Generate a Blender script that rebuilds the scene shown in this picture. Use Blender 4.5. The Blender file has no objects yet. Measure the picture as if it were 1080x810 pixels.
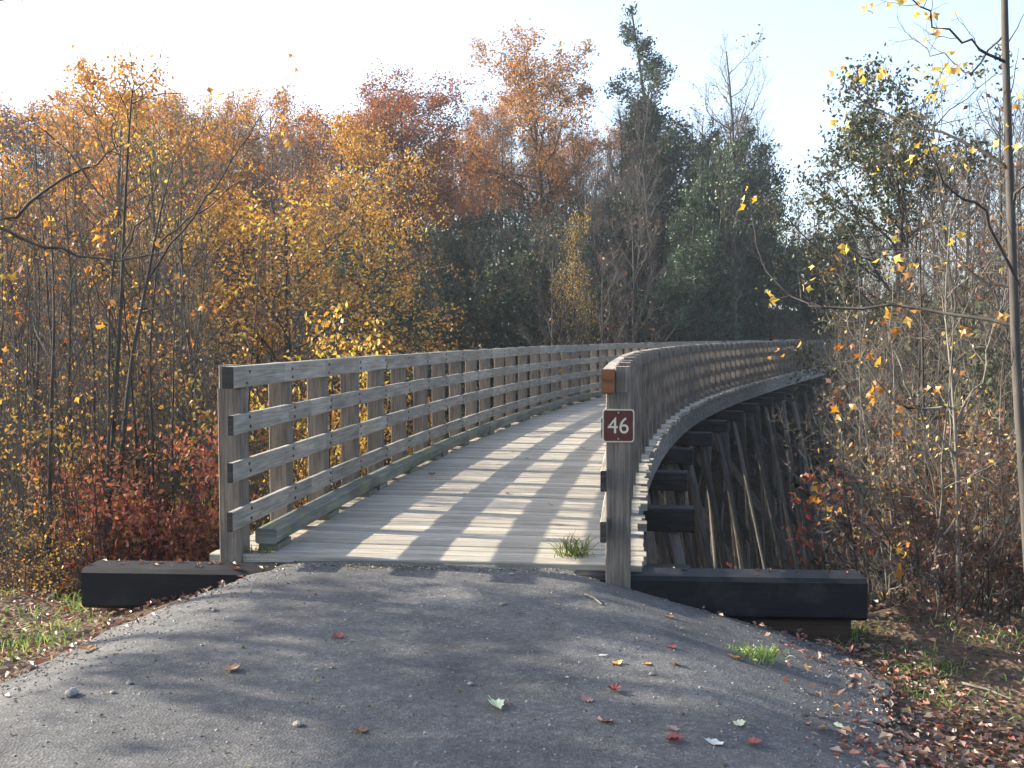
import bpy, math, random
import numpy as np
from mathutils import Vector

PI = math.pi
R = math.radians
scene = bpy.context.scene
COL = scene.collection
CAM_H = 1.59
F = 1050.0            # focal length in pixels of a 1080 wide frame
HZ = 354.0            # horizon row
HAZE = 0.0006

# ------------------------------------------------------------------ helpers
def link(o, parent=None):
    COL.objects.link(o)
    if parent is not None:
        o.parent = parent
    return o

def tag(o, label=None, cat=None, group=None, kind=None):
    if label: o['label'] = label
    if cat: o['category'] = cat
    if group: o['group'] = group
    if kind: o['kind'] = kind
    return o

def empty(name, loc=(0, 0, 0), rz=0.0):
    o = bpy.data.objects.new(name, None)
    o.empty_display_size = 0.2
    o.location = loc
    o.rotation_euler = (0, 0, rz)
    return link(o)

def copy_tree(o, parent=None):
    c = o.copy()
    link(c, parent)
    for ch in o.children:
        copy_tree(ch, c)
    return c

class MB:
    """collects vertices, faces and uvs, then links them as one mesh"""
    def __init__(self):
        self.v = []; self.f = []; self.uv = []; self.m = []; self.n = 0
    def add(self, verts, faces, uvs=None, mat=0):
        b = self.n
        self.v.extend(verts); self.n += len(verts)
        for i, f in enumerate(faces):
            self.f.append([b + k for k in f]); self.m.append(mat)
            self.uv.append(uvs[i] if uvs else [(0, 0)] * len(f))
    def box(self, p0, p1, side, up, w, h, mat=0, bev=0.0, jit=0.0, ends=None):
        """beam from p0 to p1 (axis), width w along side, height h along up"""
        p0 = Vector(p0); p1 = Vector(p1); s = Vector(side); u = Vector(up)
        L = (p1 - p0).length
        ou, ov = random.random() * 50, random.random() * 50
        hw, hh = w / 2, h / 2
        b = bev
        if b > 0:
            prof = [(-hw + b, -hh), (hw - b, -hh), (hw, -hh + b), (hw, hh - b), (hw - b, hh), (-hw + b, hh), (-hw, hh - b), (-hw, -hh + b)]
        else:
            prof = [(-hw, -hh), (hw, -hh), (hw, hh), (-hw, hh)]
        k = len(prof)
        vs = []
        for p in (p0, p1):
            for (a, c) in prof:
                q = p + s * a + u * c
                if jit: q = q + Vector((random.uniform(-jit, jit), random.uniform(-jit, jit), random.uniform(-jit, jit)))
                vs.append(q[:])
        per = [0]
        for i in range(k):
            a, c = prof[i], prof[(i + 1) % k]
            per.append(per[-1] + math.hypot(a[0] - c[0], a[1] - c[1]))
        fs = []; uv = []
        for i in range(k):
            j = (i + 1) % k
            fs.append([i, j, k + j, k + i])
            uv.append([(ou, ov + per[i]), (ou, ov + per[i + 1]), (ou + L, ov + per[i + 1]), (ou + L, ov + per[i])])
        fs.append(list(range(k))[::-1]); uv.append([(ou + 0.3 * prof[i][0], ov + 3 + prof[i][1]) for i in range(k)][::-1])
        fs.append([k + i for i in range(k)]); uv.append([(ou + 0.3 * prof[i][0], ov + 3 + prof[i][1]) for i in range(k)])
        b0 = len(self.m); self.add(vs, fs, uv, mat)
        if ends is not None: self.m[b0 + k] = ends; self.m[b0 + k + 1] = ends
    def vbox(self, x0, x1, y0, y1, z0, z1, mat=0, bev=0.0):
        self.box(((x0 + x1) / 2, (y0 + y1) / 2, z0), ((x0 + x1) / 2, (y0 + y1) / 2, z1), (1, 0, 0), (0, 1, 0), x1 - x0, y1 - y0, mat, bev)
    def build(self, name, mats, parent=None, smooth=False, kind=None):
        me = bpy.data.meshes.new(name)
        me.from_pydata(self.v, [], self.f)
        uvl = me.uv_layers.new(name='uv')
        flat = [c for f in self.uv for p in f for c in p]
        uvl.data.foreach_set('uv', flat)
        mats = mats if isinstance(mats, (list, tuple)) else [mats]
        for m in mats: me.materials.append(m)
        me.polygons.foreach_set('material_index', self.m)
        if smooth: me.polygons.foreach_set('use_smooth', [True] * len(self.f))
        me.update()
        o = bpy.data.objects.new(name, me)
        if kind: o['kind'] = kind
        return link(o, parent)

def np_mesh(name, V, loops, starts, totals, mats, matidx=None, smooth=None):
    me = bpy.data.meshes.new(name)
    me.vertices.add(len(V)); me.vertices.foreach_set('co', np.asarray(V, dtype=np.float32).ravel())
    me.loops.add(len(loops)); me.loops.foreach_set('vertex_index', np.asarray(loops, dtype=np.int32))
    me.polygons.add(len(starts))
    me.polygons.foreach_set('loop_start', np.asarray(starts, dtype=np.int32))
    for m in mats: me.materials.append(m)
    if matidx is not None: me.polygons.foreach_set('material_index', np.asarray(matidx, dtype=np.int32))
    if smooth is not None: me.polygons.foreach_set('use_smooth', np.asarray(smooth, dtype=bool))
    me.update(calc_edges=True)
    me.validate()
    return me

class NB:
    """numpy quad builder"""
    def __init__(self): self.V = []; self.Q = []; self.M = []; self.S = []; self.n = 0
    def add(self, V, Q, mat=0, smooth=True):
        V = np.asarray(V, dtype=np.float64).reshape(-1, 3); Q = np.asarray(Q, dtype=np.int64).reshape(-1, 4)
        self.V.append(V); self.Q.append(Q + self.n); self.n += len(V)
        self.M.append(np.full(len(Q), mat)); self.S.append(np.full(len(Q), smooth))
    def mesh(self, name, mats):
        V = np.concatenate(self.V); Q = np.concatenate(self.Q)
        return np_mesh(name, V, Q.ravel(), np.arange(len(Q)) * 4, None, mats, np.concatenate(self.M), np.concatenate(self.S))
    def raw(self):
        return np.concatenate(self.V), np.concatenate(self.Q), np.concatenate(self.M), np.concatenate(self.S)

def obj(name, me, parent=None):
    return link(bpy.data.objects.new(name, me), parent)

# ------------------------------------------------------------------ materials
def newmat(name):
    m = bpy.data.materials.new(name); m.use_nodes = True
    nt = m.node_tree; nt.nodes.clear()
    out = nt.nodes.new('ShaderNodeOutputMaterial')
    return m, nt, out

def N(nt, typ, **kw):
    n = nt.nodes.new(typ)
    for k, v in kw.items():
        if k in ('inputs',):
            for a, b in v.items(): n.inputs[a].default_value = b
        else: setattr(n, k, v)
    return n

def ramp(nt, stops, interp='LINEAR'):
    r = nt.nodes.new('ShaderNodeValToRGB'); e = r.color_ramp; e.interpolation = interp
    while len(e.elements) < len(stops): e.elements.new(0.5)
    for i, (p, c) in enumerate(stops):
        e.elements[i].position = p; e.elements[i].color = (c[0], c[1], c[2], 1)
    return r

def wood_mat(name, dark, light, rough=0.85, island=0.35, moss=None, stain=0.5, objvar=0.0):
    m, nt, out = newmat(name); L = nt.links.new
    uv = N(nt, 'ShaderNodeUVMap', uv_map='uv')
    mp = N(nt, 'ShaderNodeMapping'); mp.inputs['Scale'].default_value = (1.3, 38, 1)
    L(uv.outputs[0], mp.inputs[0])
    n1 = N(nt, 'ShaderNodeTexNoise', inputs={'Scale': 1.6, 'Detail': 6, 'Roughness': 0.65}); L(mp.outputs[0], n1.inputs['Vector'])
    mp2 = N(nt, 'ShaderNodeMapping'); mp2.inputs['Scale'].default_value = (1.2, 5, 1)
    L(uv.outputs[0], mp2.inputs[0])
    n2 = N(nt, 'ShaderNodeTexNoise', inputs={'Scale': 2.2, 'Detail': 4, 'Roughness': 0.6}); L(mp2.outputs[0], n2.inputs['Vector'])
    r1 = ramp(nt, [(0.28, dark), (0.72, light)]); L(n1.outputs[0], r1.inputs[0])
    r2 = ramp(nt, [(0.3, (1 - stain,) * 3), (0.65, (1.0, 1.0, 1.0))]); L(n2.outputs[0], r2.inputs[0])
    mul = N(nt, 'ShaderNodeMix', data_type='RGBA', blend_type='MULTIPLY'); mul.inputs[0].default_value = 1
    L(r1.outputs[0], mul.inputs[6]); L(r2.outputs[0], mul.inputs[7])
    geo = N(nt, 'ShaderNodeNewGeometry')
    hs = N(nt, 'ShaderNodeHueSaturation')
    mr = N(nt, 'ShaderNodeMapRange', inputs={3: 1 - island, 4: 1 + island}); L(geo.outputs['Random Per Island'], mr.inputs[0])
    L(mr.outputs[0], hs.inputs['Value']); L(mul.outputs[2], hs.inputs['Color'])
    col = hs.outputs[0]
    if objvar:
        oi = N(nt, 'ShaderNodeObjectInfo'); h2 = N(nt, 'ShaderNodeHueSaturation')
        m2 = N(nt, 'ShaderNodeMapRange', inputs={3: 1 - objvar, 4: 1 + objvar}); L(oi.outputs['Random'], m2.inputs[0]); L(m2.outputs[0], h2.inputs['Value']); L(col, h2.inputs['Color']); col = h2.outputs[0]
    if moss:
        tc = N(nt, 'ShaderNodeTexCoord')
        n3 = N(nt, 'ShaderNodeTexNoise', inputs={'Scale': 3.5, 'Detail': 5, 'Roughness': 0.7}); L(tc.outputs['Object'], n3.inputs['Vector'])
        r3 = ramp(nt, [(0.5, (0, 0, 0)), (0.68, (1, 1, 1))]); L(n3.outputs[0], r3.inputs[0])
        mx = N(nt, 'ShaderNodeMix', data_type='RGBA'); L(r3.outputs[0], mx.inputs[0]); L(col, mx.inputs[6]); mx.inputs[7].default_value = (*moss, 1)
        col = mx.outputs[2]
    b = N(nt, 'ShaderNodeBsdfPrincipled', inputs={'Roughness': rough, 'Specular IOR Level': 0.25})
    L(col, b.inputs['Base Color'])
    bp = N(nt, 'ShaderNodeBump', inputs={'Strength': 0.5, 'Distance': 0.006}); L(n1.outputs[0], bp.inputs['Height']); L(bp.outputs[0], b.inputs['Normal'])
    L(b.outputs[0], out.inputs[0])
    return m

def leaf_mat(name, stops, trans=0.45, tcol=1.25, spec=0.04):
    m, nt, out = newmat(name); L = nt.links.new
    geo = N(nt, 'ShaderNodeNewGeometry')
    r = ramp(nt, stops); L(geo.outputs['Random Per Island'], r.inputs[0])
    oi = N(nt, 'ShaderNodeObjectInfo')
    hs = N(nt, 'ShaderNodeHueSaturation')
    mr = N(nt, 'ShaderNodeMapRange', inputs={3: 0.8, 4: 1.2}); L(oi.outputs['Random'], mr.inputs[0]); L(mr.outputs[0], hs.inputs['Value'])
    mh = N(nt, 'ShaderNodeMapRange', inputs={3: 0.485, 4: 0.515}); L(oi.outputs['Random'], mh.inputs[0]); L(mh.outputs[0], hs.inputs['Hue'])
    L(r.outputs[0], hs.inputs['Color'])
    d = N(nt, 'ShaderNodeBsdfDiffuse'); t = N(nt, 'ShaderNodeBsdfTranslucent'); L(hs.outputs[0], d.inputs[0])
    g = N(nt, 'ShaderNodeHueSaturation', inputs={'Saturation': 1.1, 'Value': tcol}); L(hs.outputs[0], g.inputs['Color']); L(g.outputs[0], t.inputs[0])
    mx = N(nt, 'ShaderNodeMixShader', inputs={0: trans}); L(d.outputs[0], mx.inputs[1]); L(t.outputs[0], mx.inputs[2])
    gl = N(nt, 'ShaderNodeBsdfGlossy', inputs={'Roughness': 0.45}); 
    m2 = N(nt, 'ShaderNodeMixShader', inputs={0: spec}); L(mx.outputs[0], m2.inputs[1]); L(gl.outputs[0], m2.inputs[2])
    L(m2.outputs[0], out.inputs[0])
    return m

def bark_mat(name, c1, c2, scale=14):
    m, nt, out = newmat(name); L = nt.links.new
    tc = N(nt, 'ShaderNodeTexCoord')
    mp = N(nt, 'ShaderNodeMapping'); mp.inputs['Scale'].default_value = (1, 1, 0.25); L(tc.outputs['Object'], mp.inputs[0])
    n = N(nt, 'ShaderNodeTexNoise', inputs={'Scale': scale, 'Detail': 5, 'Roughness': 0.65}); L(mp.outputs[0], n.inputs['Vector'])
    r = ramp(nt, [(0.33, c1), (0.68, c2)]); L(n.outputs[0], r.inputs[0])
    oi = N(nt, 'ShaderNodeObjectInfo'); hs = N(nt, 'ShaderNodeHueSaturation')
    mr = N(nt, 'ShaderNodeMapRange', inputs={3: 0.75, 4: 1.25}); L(oi.outputs['Random'], mr.inputs[0]); L(mr.outputs[0], hs.inputs['Value']); L(r.outputs[0], hs.inputs['Color'])
    b = N(nt, 'ShaderNodeBsdfPrincipled', inputs={'Roughness': 0.85, 'Specular IOR Level': 0.3}); L(hs.outputs[0], b.inputs['Base Color'])
    bp = N(nt, 'ShaderNodeBump', inputs={'Strength': 0.6, 'Distance': 0.01}); L(n.outputs[0], bp.inputs['Height']); L(bp.outputs[0], b.inputs['Normal'])
    L(b.outputs[0], out.inputs[0])
    return m

def plain_mat(name, col, rough=0.6, metal=0.0, var=0.0, scale=20, bump=0.0, spec=0.3):
    m, nt, out = newmat(name); L = nt.links.new
    b = N(nt, 'ShaderNodeBsdfPrincipled', inputs={'Roughness': rough, 'Metallic': metal, 'Specular IOR Level': spec})
    tc = N(nt, 'ShaderNodeTexCoord')
    n = N(nt, 'ShaderNodeTexNoise', inputs={'Scale': scale, 'Detail': 5, 'Roughness': 0.65}); L(tc.outputs['Object'], n.inputs['Vector'])
    r = ramp(nt, [(0.3, [c * (1 - var) for c in col]), (0.7, [min(1, c * (1 + var)) for c in col])]); L(n.outputs[0], r.inputs[0])
    L(r.outputs[0], b.inputs['Base Color'])
    if bump:
        bp = N(nt, 'ShaderNodeBump', inputs={'Strength': bump, 'Distance': 0.01}); L(n.outputs[0], bp.inputs['Height']); L(bp.outputs[0], b.inputs['Normal'])
    L(b.outputs[0], out.inputs[0])
    return m

M = {}
M['deck'] = wood_mat('deck_wood', (0.21, 0.19, 0.155), (0.45, 0.42, 0.355), island=0.22, stain=0.28)
M['rail'] = wood_mat('rail_wood', (0.155, 0.145, 0.122), (0.39, 0.365, 0.318), island=0.16, stain=0.4)
M['post'] = wood_mat('post_wood', (0.080, 0.066, 0.054), (0.245, 0.212, 0.178), island=0.35, stain=0.45)
M['curb'] = wood_mat('curb_wood', (0.11, 0.115, 0.095), (0.24, 0.245, 0.21), island=0.2, moss=(0.16, 0.19, 0.09))
M['cut_end'] = wood_mat('cut_end_wood', (0.19, 0.075, 0.035), (0.30, 0.13, 0.06), island=0.1)
M['rail_cut'] = wood_mat('rail_cut_wood', (0.03, 0.028, 0.025), (0.075, 0.068, 0.06), island=0.1)
M['trestle'] = wood_mat('trestle_wood', (0.055, 0.05, 0.045), (0.24, 0.225, 0.20), island=0.2, rough=0.75, objvar=0.6)
M['tar'] = wood_mat('tarred_timber', (0.003, 0.003, 0.005), (0.011, 0.0105, 0.014), rough=0.6, island=0.1, moss=(0.02, 0.019, 0.02))
M['cap'] = wood_mat('cap_wood', (0.02, 0.018, 0.016), (0.08, 0.074, 0.066), island=0.2)
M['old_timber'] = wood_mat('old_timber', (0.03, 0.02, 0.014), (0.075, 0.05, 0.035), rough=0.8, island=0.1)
M['bark_dark'] = bark_mat('bark_dark', (0.022, 0.02, 0.018), (0.065, 0.056, 0.048))
M['bark_grey'] = bark_mat('bark_grey', (0.04, 0.037, 0.034), (0.11, 0.10, 0.09), 9)
M['bark_pale'] = bark_mat('bark_pale', (0.09, 0.08, 0.065), (0.21, 0.19, 0.155), 16)
M['bark_thin'] = bark_mat('bark_thin', (0.022, 0.019, 0.017), (0.068, 0.058, 0.049), 20)
O1 = (0.20, 0.075, 0.024); O2 = (0.32, 0.13, 0.032); O3 = (0.37, 0.185, 0.055); Y1 = (0.46, 0.295, 0.065); Y2 = (0.55, 0.42, 0.10)
B1 = (0.09, 0.052, 0.03); B2 = (0.14, 0.08, 0.042); G1 = (0.035, 0.055, 0.02); G2 = (0.07, 0.085, 0.03); R1 = (0.27, 0.065, 0.045); R2 = (0.40, 0.14, 0.10)
M['leaf_oak'] = leaf_mat('leaf_oak', [(0, B2), (0.3, O1), (0.65, O2), (1, (0.28, 0.16, 0.06))])
M['leaf_orange'] = leaf_mat('leaf_orange', [(0, O1), (0.35, O2), (0.7, O3), (1, Y1)])
M['leaf_gold'] = leaf_mat('leaf_gold', [(0, O2), (0.3, O3), (0.65, Y1), (1, Y2)])
M['leaf_yellow'] = leaf_mat('leaf_yellow', [(0, O3), (0.3, Y1), (0.8, Y2), (1, (0.46, 0.39, 0.14))])
M['leaf_red'] = leaf_mat('leaf_red', [(0, (0.27, 0.07, 0.045)), (0.3, (0.40, 0.14, 0.09)), (0.6, (0.48, 0.24, 0.15)), (0.85, (0.40, 0.16, 0.05)), (1, O3)])
M['leaf_brown'] = leaf_mat('leaf_brown', [(0, (0.09, 0.05, 0.03)), (0.4, B1), (0.8, B2), (1, O1)])
M['leaf_mixed'] = leaf_mat('leaf_mixed', [(0, G2), (0.3, (0.17, 0.14, 0.05)), (0.5, B2), (0.75, O3), (1, Y1)])
M['leaf_green'] = leaf_mat('leaf_green', [(0, (0.02, 0.038, 0.024)), (0.5, (0.033, 0.056, 0.03)), (0.88, (0.055, 0.078, 0.036)), (1, (0.12, 0.11, 0.04))], trans=0.25)
M['leaf_pine'] = leaf_mat('leaf_pine', [(0, (0.025, 0.05, 0.03)), (0.5, (0.04, 0.075, 0.04)), (1, (0.07, 0.10, 0.05))], trans=0.2)
M['leaf_olive'] = leaf_mat('leaf_olive', [(0, (0.025, 0.035, 0.015)), (0.45, G1), (0.85, (0.075, 0.075, 0.028)), (1, (0.15, 0.11, 0.04))], trans=0.25)
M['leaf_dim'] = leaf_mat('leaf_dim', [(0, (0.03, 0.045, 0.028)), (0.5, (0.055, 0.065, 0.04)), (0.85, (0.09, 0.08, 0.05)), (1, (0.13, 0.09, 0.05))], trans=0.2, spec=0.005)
M['leaf_litter'] = leaf_mat('leaf_litter', [(0, (0.05, 0.03, 0.022)), (0.3, (0.12, 0.068, 0.045)), (0.55, (0.18, 0.11, 0.08)), (0.75, (0.26, 0.08, 0.04)), (0.92, (0.26, 0.20, 0.15)), (1, (0.40, 0.26, 0.09))], trans=0.15, spec=0.08)
M['leaf_crumb'] = leaf_mat('leaf_crumb', [(0, (0.08, 0.06, 0.035)), (0.6, (0.20, 0.16, 0.09)), (1, (0.36, 0.33, 0.24))], trans=0.1)
M['grass'] = leaf_mat('grass', [(0, (0.07, 0.12, 0.03)), (0.55, (0.13, 0.21, 0.045)), (0.78, (0.22, 0.24, 0.07)), (1, (0.33, 0.27, 0.13))], trans=0.4)

# ------------------------------------------------------------------ terrain
def sstep(a, b, x):
    t = np.clip((x - a) / (b - a), 0, 1); return t * t * (3 - 2 * t)

def vnoise(x, y, seed=0):
    xi = np.floor(x).astype(np.int64); yi = np.floor(y).astype(np.int64); xf = x - xi; yf = y - yi
    def h(a, b):
        n = (a * 374761393 + b * 668265263 + seed * 1442695041) & 0x7fffffff
        n = ((n ^ (n >> 13)) * 1274126177) & 0x7fffffff
        return ((n ^ (n >> 16)) & 0xffff) / 65535.0
    u = xf * xf * (3 - 2 * xf); v = yf * yf * (3 - 2 * yf)
    return (h(xi, yi) * (1 - u) + h(xi + 1, yi) * u) * (1 - v) + (h(xi, yi + 1) * (1 - u) + h(xi + 1, yi + 1) * u) * v

def path_z(x, y):
    """crowned asphalt ramp that climbs onto the deck"""
    x = np.asarray(x, float); y = np.asarray(y, float)
    cx = -0.62 + 0.02 * (y - 6.8)
    w = np.interp(y, [-30, 2, 4, 5.5, 6.8, 7.3], [2.2, 2.0, 1.75, 1.4, 1.05, 1.02])
    base = np.interp(y, [-60, 0, 4.0, 5.8, 6.7, 7.4], [-0.5, -0.14, -0.10, -0.06, -0.03, -0.03])
    d = np.abs(x - cx) - w
    drop = 0.27 * np.log1p(np.exp(np.clip(d / 0.10, -30, 30))) * 0.10
    drop = np.minimum(drop, 0.33 + 0.05 * d)
    return base - drop + 0.012 * (vnoise(x * 1.3, y * 1.3, 5) - 0.5) + 0.006 * (vnoise(x * 5, y * 5, 6) - 0.5)

def ground_z(x, y):
    x = np.asarray(x, float); y = np.asarray(y, float)
    near = path_z(x, np.minimum(y, 7.4)) - 0.05
    side = np.maximum(np.abs(x + 0.4) - 3.6, 0)
    near = near - 0.22 * np.minimum(side, 14) 
    edge = 7.25 + 0.85 * np.clip(np.abs(x + 0.3) - 2.6, 0, 7)
    t = np.maximum(y - edge, 0)
    fall = near - np.minimum(0.62 * t, 8.5)
    fall = np.maximum(fall, -9.5)
    far = np.interp(y + 0.10 * x, [30, 40, 62, 74, 90, 130, 400], [-9.5, -8.0, -0.2, 4.6, 5.6, 5.0, -2])
    far = far - 2.2 * sstep(8, 30, x) * sstep(60, 80, y)
    far = np.where(x < -12, far + 1.2 * sstep(12, 40, -x), far)
    far = far + 7.5 * sstep(33, 44, -x) * sstep(47, 58, y) * (1 - sstep(95, 130, y))  # unseen hill added far left to keep the hollow in shade
    z = np.maximum(fall, far)
    z = z + np.where(y > 9, 0.8, 0.12) * (vnoise(x * 0.25, y * 0.25, 1) - 0.5) * sstep(7.5, 14, np.maximum(y, np.abs(x) + 4.5))
    z = z + 0.10 * (vnoise(x * 1.4, y * 1.4, 2) - 0.5) * sstep(2.6, 3.8, np.abs(x + 0.4))
    return z

def gz(x, y): return float(ground_z(np.array([x]), np.array([y]))[0])
def pz(x, y): return float(path_z(np.array([x]), np.array([y]))[0])

def grid_sheet(name, xs, ys, zf, mat, keep=None):
    X, Y = np.meshgrid(xs, ys); Z = zf(X, Y)
    V = np.stack([X, Y, Z], -1).reshape(-1, 3)
    nx, ny = len(xs), len(ys)
    i, j = np.meshgrid(np.arange(nx - 1), np.arange(ny - 1))
    a = (j * nx + i).ravel(); Q = np.stack([a, a + 1, a + 1 + nx, a + nx], -1)
    if keep is not None:
        c = V[Q].mean(1); Q = Q[keep(c[:, 0], c[:, 1])]
    nb = NB(); nb.add(V, Q, 0, True)
    return obj(name, nb.mesh(name, [mat]))

def earth_mat():
    m, nt, out = newmat('earth'); L = nt.links.new
    tc = N(nt, 'ShaderNodeTexCoord')
    n = N(nt, 'ShaderNodeTexNoise', inputs={'Scale': 2.2, 'Detail': 8, 'Roughness': 0.7}); L(tc.outputs['Object'], n.inputs['Vector'])
    v = N(nt, 'ShaderNodeTexVoronoi', inputs={'Scale': 22.0}); L(tc.outputs['Object'], v.inputs['Vector'])
    r = ramp(nt, [(0.3, (0.035, 0.03, 0.02)), (0.5, (0.075, 0.055, 0.038)), (0.7, (0.12, 0.085, 0.055))]); L(n.outputs[0], r.inputs[0])
    r2 = ramp(nt, [(0.0, (0.45, 0.4, 0.35)), (0.5, (1, 1, 1)), (1, (1.7, 1.3, 1.0))]); L(v.outputs['Color'], r2.inputs[0])
    mx = N(nt, 'ShaderNodeMix', data_type='RGBA', blend_type='MULTIPLY'); mx.inputs[0].default_value = 0.8
    L(r.outputs[0], mx.inputs[6]); L(r2.outputs[0], mx.inputs[7])
    b = N(nt, 'ShaderNodeBsdfPrincipled', inputs={'Roughness': 0.95, 'Specular IOR Level': 0.15}); L(mx.outputs[2], b.inputs['Base Color'])
    bp = N(nt, 'ShaderNodeBump', inputs={'Strength': 0.8, 'Distance': 0.04}); L(v.outputs['Distance'], bp.inputs['Height']); L(bp.outputs[0], b.inputs['Normal'])
    L(b.outputs[0], out.inputs[0]); return m

def asphalt_mat():
    m, nt, out = newmat('asphalt'); L = nt.links.new
    tc = N(nt, 'ShaderNodeTexCoord')
    big = N(nt, 'ShaderNodeTexNoise', inputs={'Scale': 1.1, 'Detail': 6, 'Roughness': 0.6}); L(tc.outputs['Object'], big.inputs['Vector'])
    med = N(nt, 'ShaderNodeTexNoise', inputs={'Scale': 11, 'Detail': 5, 'Roughness': 0.7}); L(tc.outputs['Object'], med.inputs['Vector'])
    v = N(nt, 'ShaderNodeTexVoronoi', inputs={'Scale': 75.0}); L(tc.outputs['Object'], v.inputs['Vector'])
    rb = ramp(nt, [(0.28, (0.044, 0.046, 0.050)), (0.72, (0.104, 0.105, 0.106))]); L(big.outputs[0], rb.inputs[0])
    rm = ramp(nt, [(0.3, (0.72, 0.72, 0.72)), (0.7, (1.22, 1.22, 1.2))]); L(med.outputs[0], rm.inputs[0])
    sep = N(nt, 'ShaderNodeSeparateColor'); L(v.outputs['Color'], sep.inputs[0])
    rv = ramp(nt, [(0.0, (0.68, 0.68, 0.69)), (0.55, (0.96, 0.96, 0.96)), (0.9, (1.22, 1.21, 1.19)), (1.0, (1.8, 1.78, 1.7))]); L(sep.outputs[0], rv.inputs[0])
    a = N(nt, 'ShaderNodeMix', data_type='RGBA', blend_type='MULTIPLY'); a.inputs[0].default_value = 1; L(rb.outputs[0], a.inputs[6]); L(rm.outputs[0], a.inputs[7])
    c = N(nt, 'ShaderNodeMix', data_type='RGBA', blend_type='MULTIPLY'); c.inputs[0].default_value = 0.9; L(a.outputs[2], c.inputs[6]); L(rv.outputs[0], c.inputs[7])
    b = N(nt, 'ShaderNodeBsdfPrincipled', inputs={'Roughness': 0.85, 'Specular IOR Level': 0.3}); L(c.outputs[2], b.inputs['Base Color'])
    ad = N(nt, 'ShaderNodeMath', operation='ADD'); L(v.outputs['Distance'], ad.inputs[0]); L(med.outputs[0], ad.inputs[1])
    bp = N(nt, 'ShaderNodeBump', inputs={'Strength': 0.4, 'Distance': 0.008}); L(ad.outputs[0], bp.inputs['Height']); L(bp.outputs[0], b.inputs['Normal'])
    L(b.outputs[0], out.inputs[0]); return m

M['earth'] = earth_mat(); M['asphalt'] = asphalt_mat()

def nonuni(lo, hi, c, fine, span, grow=1.25):
    a = list(np.arange(c - span, c + span + 1e-6, fine)); s = fine; x = a[-1]
    while x < hi: s *= grow; x += s; a.append(x)
    s = fine; x = a[0]
    while x > lo: s *= grow; x -= s; a.insert(0, x)
    return np.array(a)

gx = nonuni(-420, 420, 0, 0.25, 9, 1.18); gy = nonuni(-120, 520, 8, 0.25, 9, 1.16)
ground = grid_sheet('ground', gx, gy, ground_z, M['earth']); tag(ground, kind='structure')

def edge_l(y): return np.interp(y, [-30, 3, 5, 6, 6.7, 7.2], [-3.2, -3.0, -2.7, -2.4, -1.9, -1.75]) 
def edge_r(y): return np.interp(y, [-30, 3, 4.2, 5.9, 6.5, 6.7, 7.2], [2.2, 1.75, 1.75, 2.25, 2.1, 0.6, 0.5])
def path_keep(x, y):
    n = 0.30 * (vnoise(x * 1.3, y * 1.3, 9) - 0.5) + 0.16 * (vnoise(x * 5, y * 5, 10) - 0.5) + 0.06 * (vnoise(x * 14, y * 14, 11) - 0.5)
    n = n * (y < 6.4)
    return (x > edge_l(y) + n) & (x < edge_r(y) + n) & (y < 7.02 + 0.05 * (vnoise(x * 6, y * 0, 3) - 0.5) - 0.11 * (x + 0.62))
px_ = np.arange(-3.6, 3.0, 0.035); py_ = np.concatenate([np.arange(-30, 2, 0.5), np.arange(2, 7.3, 0.035)])
path = grid_sheet('asphalt_path', px_, py_, path_z, M['asphalt'], path_keep); tag(path, kind='structure')

def at(px, d): return (px - 540.0) * d / F
def zat(py, d): return CAM_H + (HZ - py) * d / F
def hit(px, py):
    """where the ray through a pixel of the photograph meets the near ground"""
    d = 2.5
    while d < 20:
        x = at(px, d); z = zat(py, d)
        g = pz(x, d) if (edge_l(d) < x < edge_r(d) and d < 7) else max(gz(x, d), pz(x, d) - 0.06)
        if d > 7.0 and d < 20 and py < 592: g = 0.0
        if z <= g: return x, d, g
        d += 0.02
    return x, d, g

# ------------------------------------------------------------------ bridge
random.seed(4)
KD = [0, 5, 10, 15, 20, 27, 36, 50, 70]; KA = [6.7, 9.4, 12.8, 16.0, 19.6, 22.6, 23.6, 24.4, 25]
DS = 0.05; SS = np.arange(0, 70, DS); TH = np.radians(np.interp(SS, KD, KA))
CX = -0.62 + np.concatenate([[0], np.cumsum(np.sin(TH) * DS)[:-1]]); CY = 7.02 + np.concatenate([[0], np.cumsum(np.cos(TH) * DS)[:-1]])
def bp(s, o=0.0, z=0.0):
    if s < 0:
        x = CX[0] + math.sin(TH[0]) * s; y = CY[0] + math.cos(TH[0]) * s; t = TH[0]
    else:
        x = np.interp(s, SS, CX); y = np.interp(s, SS, CY); t = np.interp(s, SS, TH)
    return Vector((x + math.cos(t) * o, y - math.sin(t) * o, z))
def bh(s):
    t = float(np.interp(max(s, 0), SS, TH)); return Vector((math.sin(t), math.cos(t), 0)), Vector((math.cos(t), -math.sin(t), 0))
UP = Vector((0, 0, 1))
BL = 64.0
bridge = empty('trestle_bridge', bp(0)[:])
tag(bridge, 'long curving timber trestle footbridge with grey plank deck and four-rail fences over the ravine', 'bridge')
def part(mb, name, mat, parent=bridge, kind=None):
    o = mb.build(name, mat, parent, kind=kind); o.matrix_parent_inverse = parent.matrix_world.inverted() if False else o.matrix_parent_inverse
    o.location = -parent.location
    return o

mb = MB(); s = 0.075
while s < BL:
    h, r = bh(s)
    w = 0.142 + random.uniform(-0.004, 0.004)
    a = -1.58 + random.uniform(-0.03, 0.03); b = 1.54 + random.uniform(-0.04, 0.045)
    z = -0.038 + random.uniform(-0.004, 0.004)
    mb.box(bp(s, a, z), bp(s, b, z + random.uniform(-0.003, 0.003)), h, UP, w, 0.076, bev=0.006 if s < 25 else 0)
    s += w + random.uniform(0.008, 0.017)
part(mb, 'deck', M['deck'])

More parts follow.
